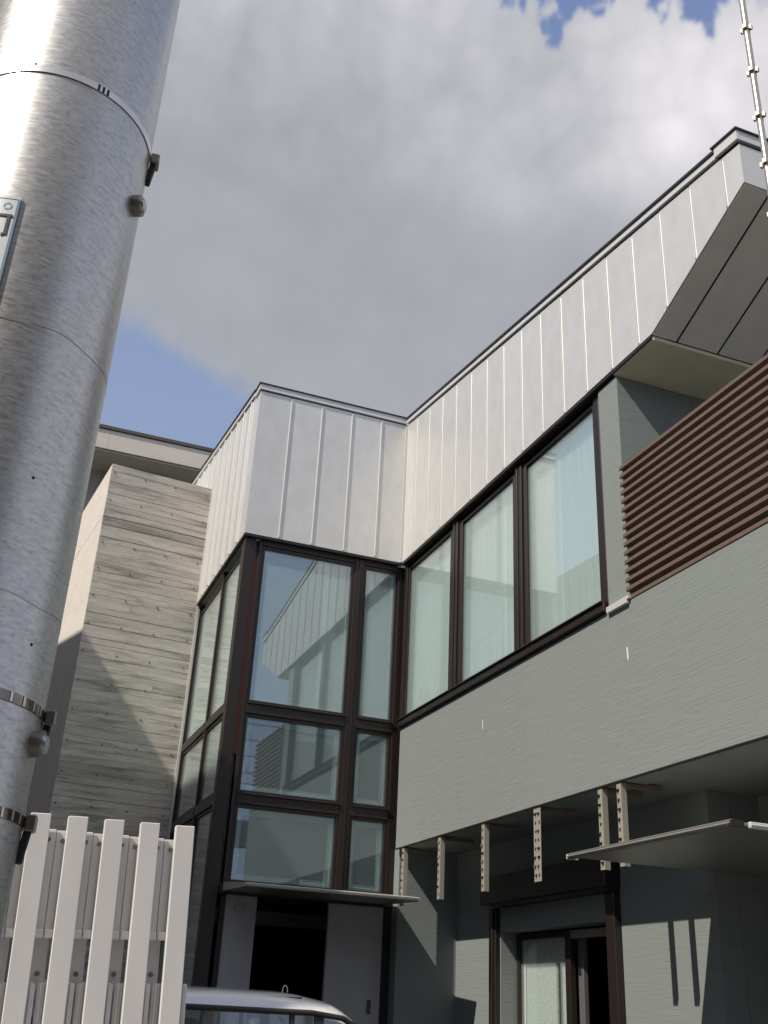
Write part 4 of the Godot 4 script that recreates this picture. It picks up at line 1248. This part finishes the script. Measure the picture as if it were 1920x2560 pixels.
		part(t, "tail_lamp", MB.new().box(Vector3(-1.715, 0.75, 0.50 * s - 0.05), Vector3(-1.66, 0.95, 0.50 * s + 0.05), 0.01), M.car_lamp_red)
		part(t, "mirror", MB.new().box(Vector3(0.78, 1.05, 0.80 * s - 0.07), Vector3(0.88, 1.17, 0.80 * s + 0.07), 0.03), M.car_paint)
	var ws := MB.new()
	ws.face([Vector3(1.14, 1.02, -0.62), Vector3(1.14, 1.02, 0.62), Vector3(0.84, 1.50, 0.55), Vector3(0.84, 1.50, -0.55)], Vector3(1, 0.6, 0))
	part(t, "windscreen", ws, M.car_glass)
	var rw := MB.new()
	rw.face([Vector3(-1.66, 1.02, -0.58), Vector3(-1.66, 1.02, 0.58), Vector3(-1.60, 1.44, 0.52), Vector3(-1.60, 1.44, -0.52)], Vector3(-1, 0.2, 0))
	part(t, "rear_window", rw, M.car_glass)
	for p in [[-0.25, 0.33], [-0.25, -0.33], [-1.1, 0.33], [-1.1, -0.33]]:
		var seat := part(t, "seat", MB.new().box(Vector3(p[0] - 0.10, 0.55, p[1] - 0.23), Vector3(p[0] + 0.06, 1.22, p[1] + 0.23), 0.05), M.car_seat)
		part(seat, "headrest", MB.new().box(Vector3(p[0] - 0.09, 1.26, p[1] - 0.13), Vector3(p[0] + 0.03, 1.50, p[1] + 0.13), 0.05), M.car_seat)

# ------------------------------------------------------------------ utility pole on the far side of the street, seen in the panes
func utility_pole() -> void:
	var t := thing("utility_pole", "grey concrete utility pole with crossarms and wires mirrored in the bay window panes", "utility pole", Vector3(3.7, 0, 25.0))
	part(t, "shaft", MB.new().rod(Vector3.ZERO, Vector3(0, 11.0, 0), 0.17, 0.11, 24), M.post_concrete)
	for y in [8.2, 9.2, 10.4]:
		var arm := part(t, "crossarm", MB.new().box(Vector3(-0.9, y - 0.04, -0.16), Vector3(0.9, y + 0.04, -0.11), 0.004), M.galvanised)
		for x in [-0.8, -0.3, 0.35, 0.8]:
			part(arm, "insulator", MB.new().rod(Vector3(x, y + 0.041, -0.135), Vector3(x, y + 0.2, -0.135), 0.05, 0.035, 12), M.paint_white)
			part(arm, "wire", MB.new().rod(Vector3(x, y + 0.2, -0.135) + Vector3(-22, 0.4, 1.0), Vector3(x, y + 0.2, -0.135) + Vector3(22, 0.4, -1.0), 0.012, 0.012, 6), M.cable)
	part(t, "transformer", MB.new().rod(Vector3(0.4, 6.6, 0), Vector3(0.4, 7.5, 0), 0.26, 0.26, 24), M.post_concrete)
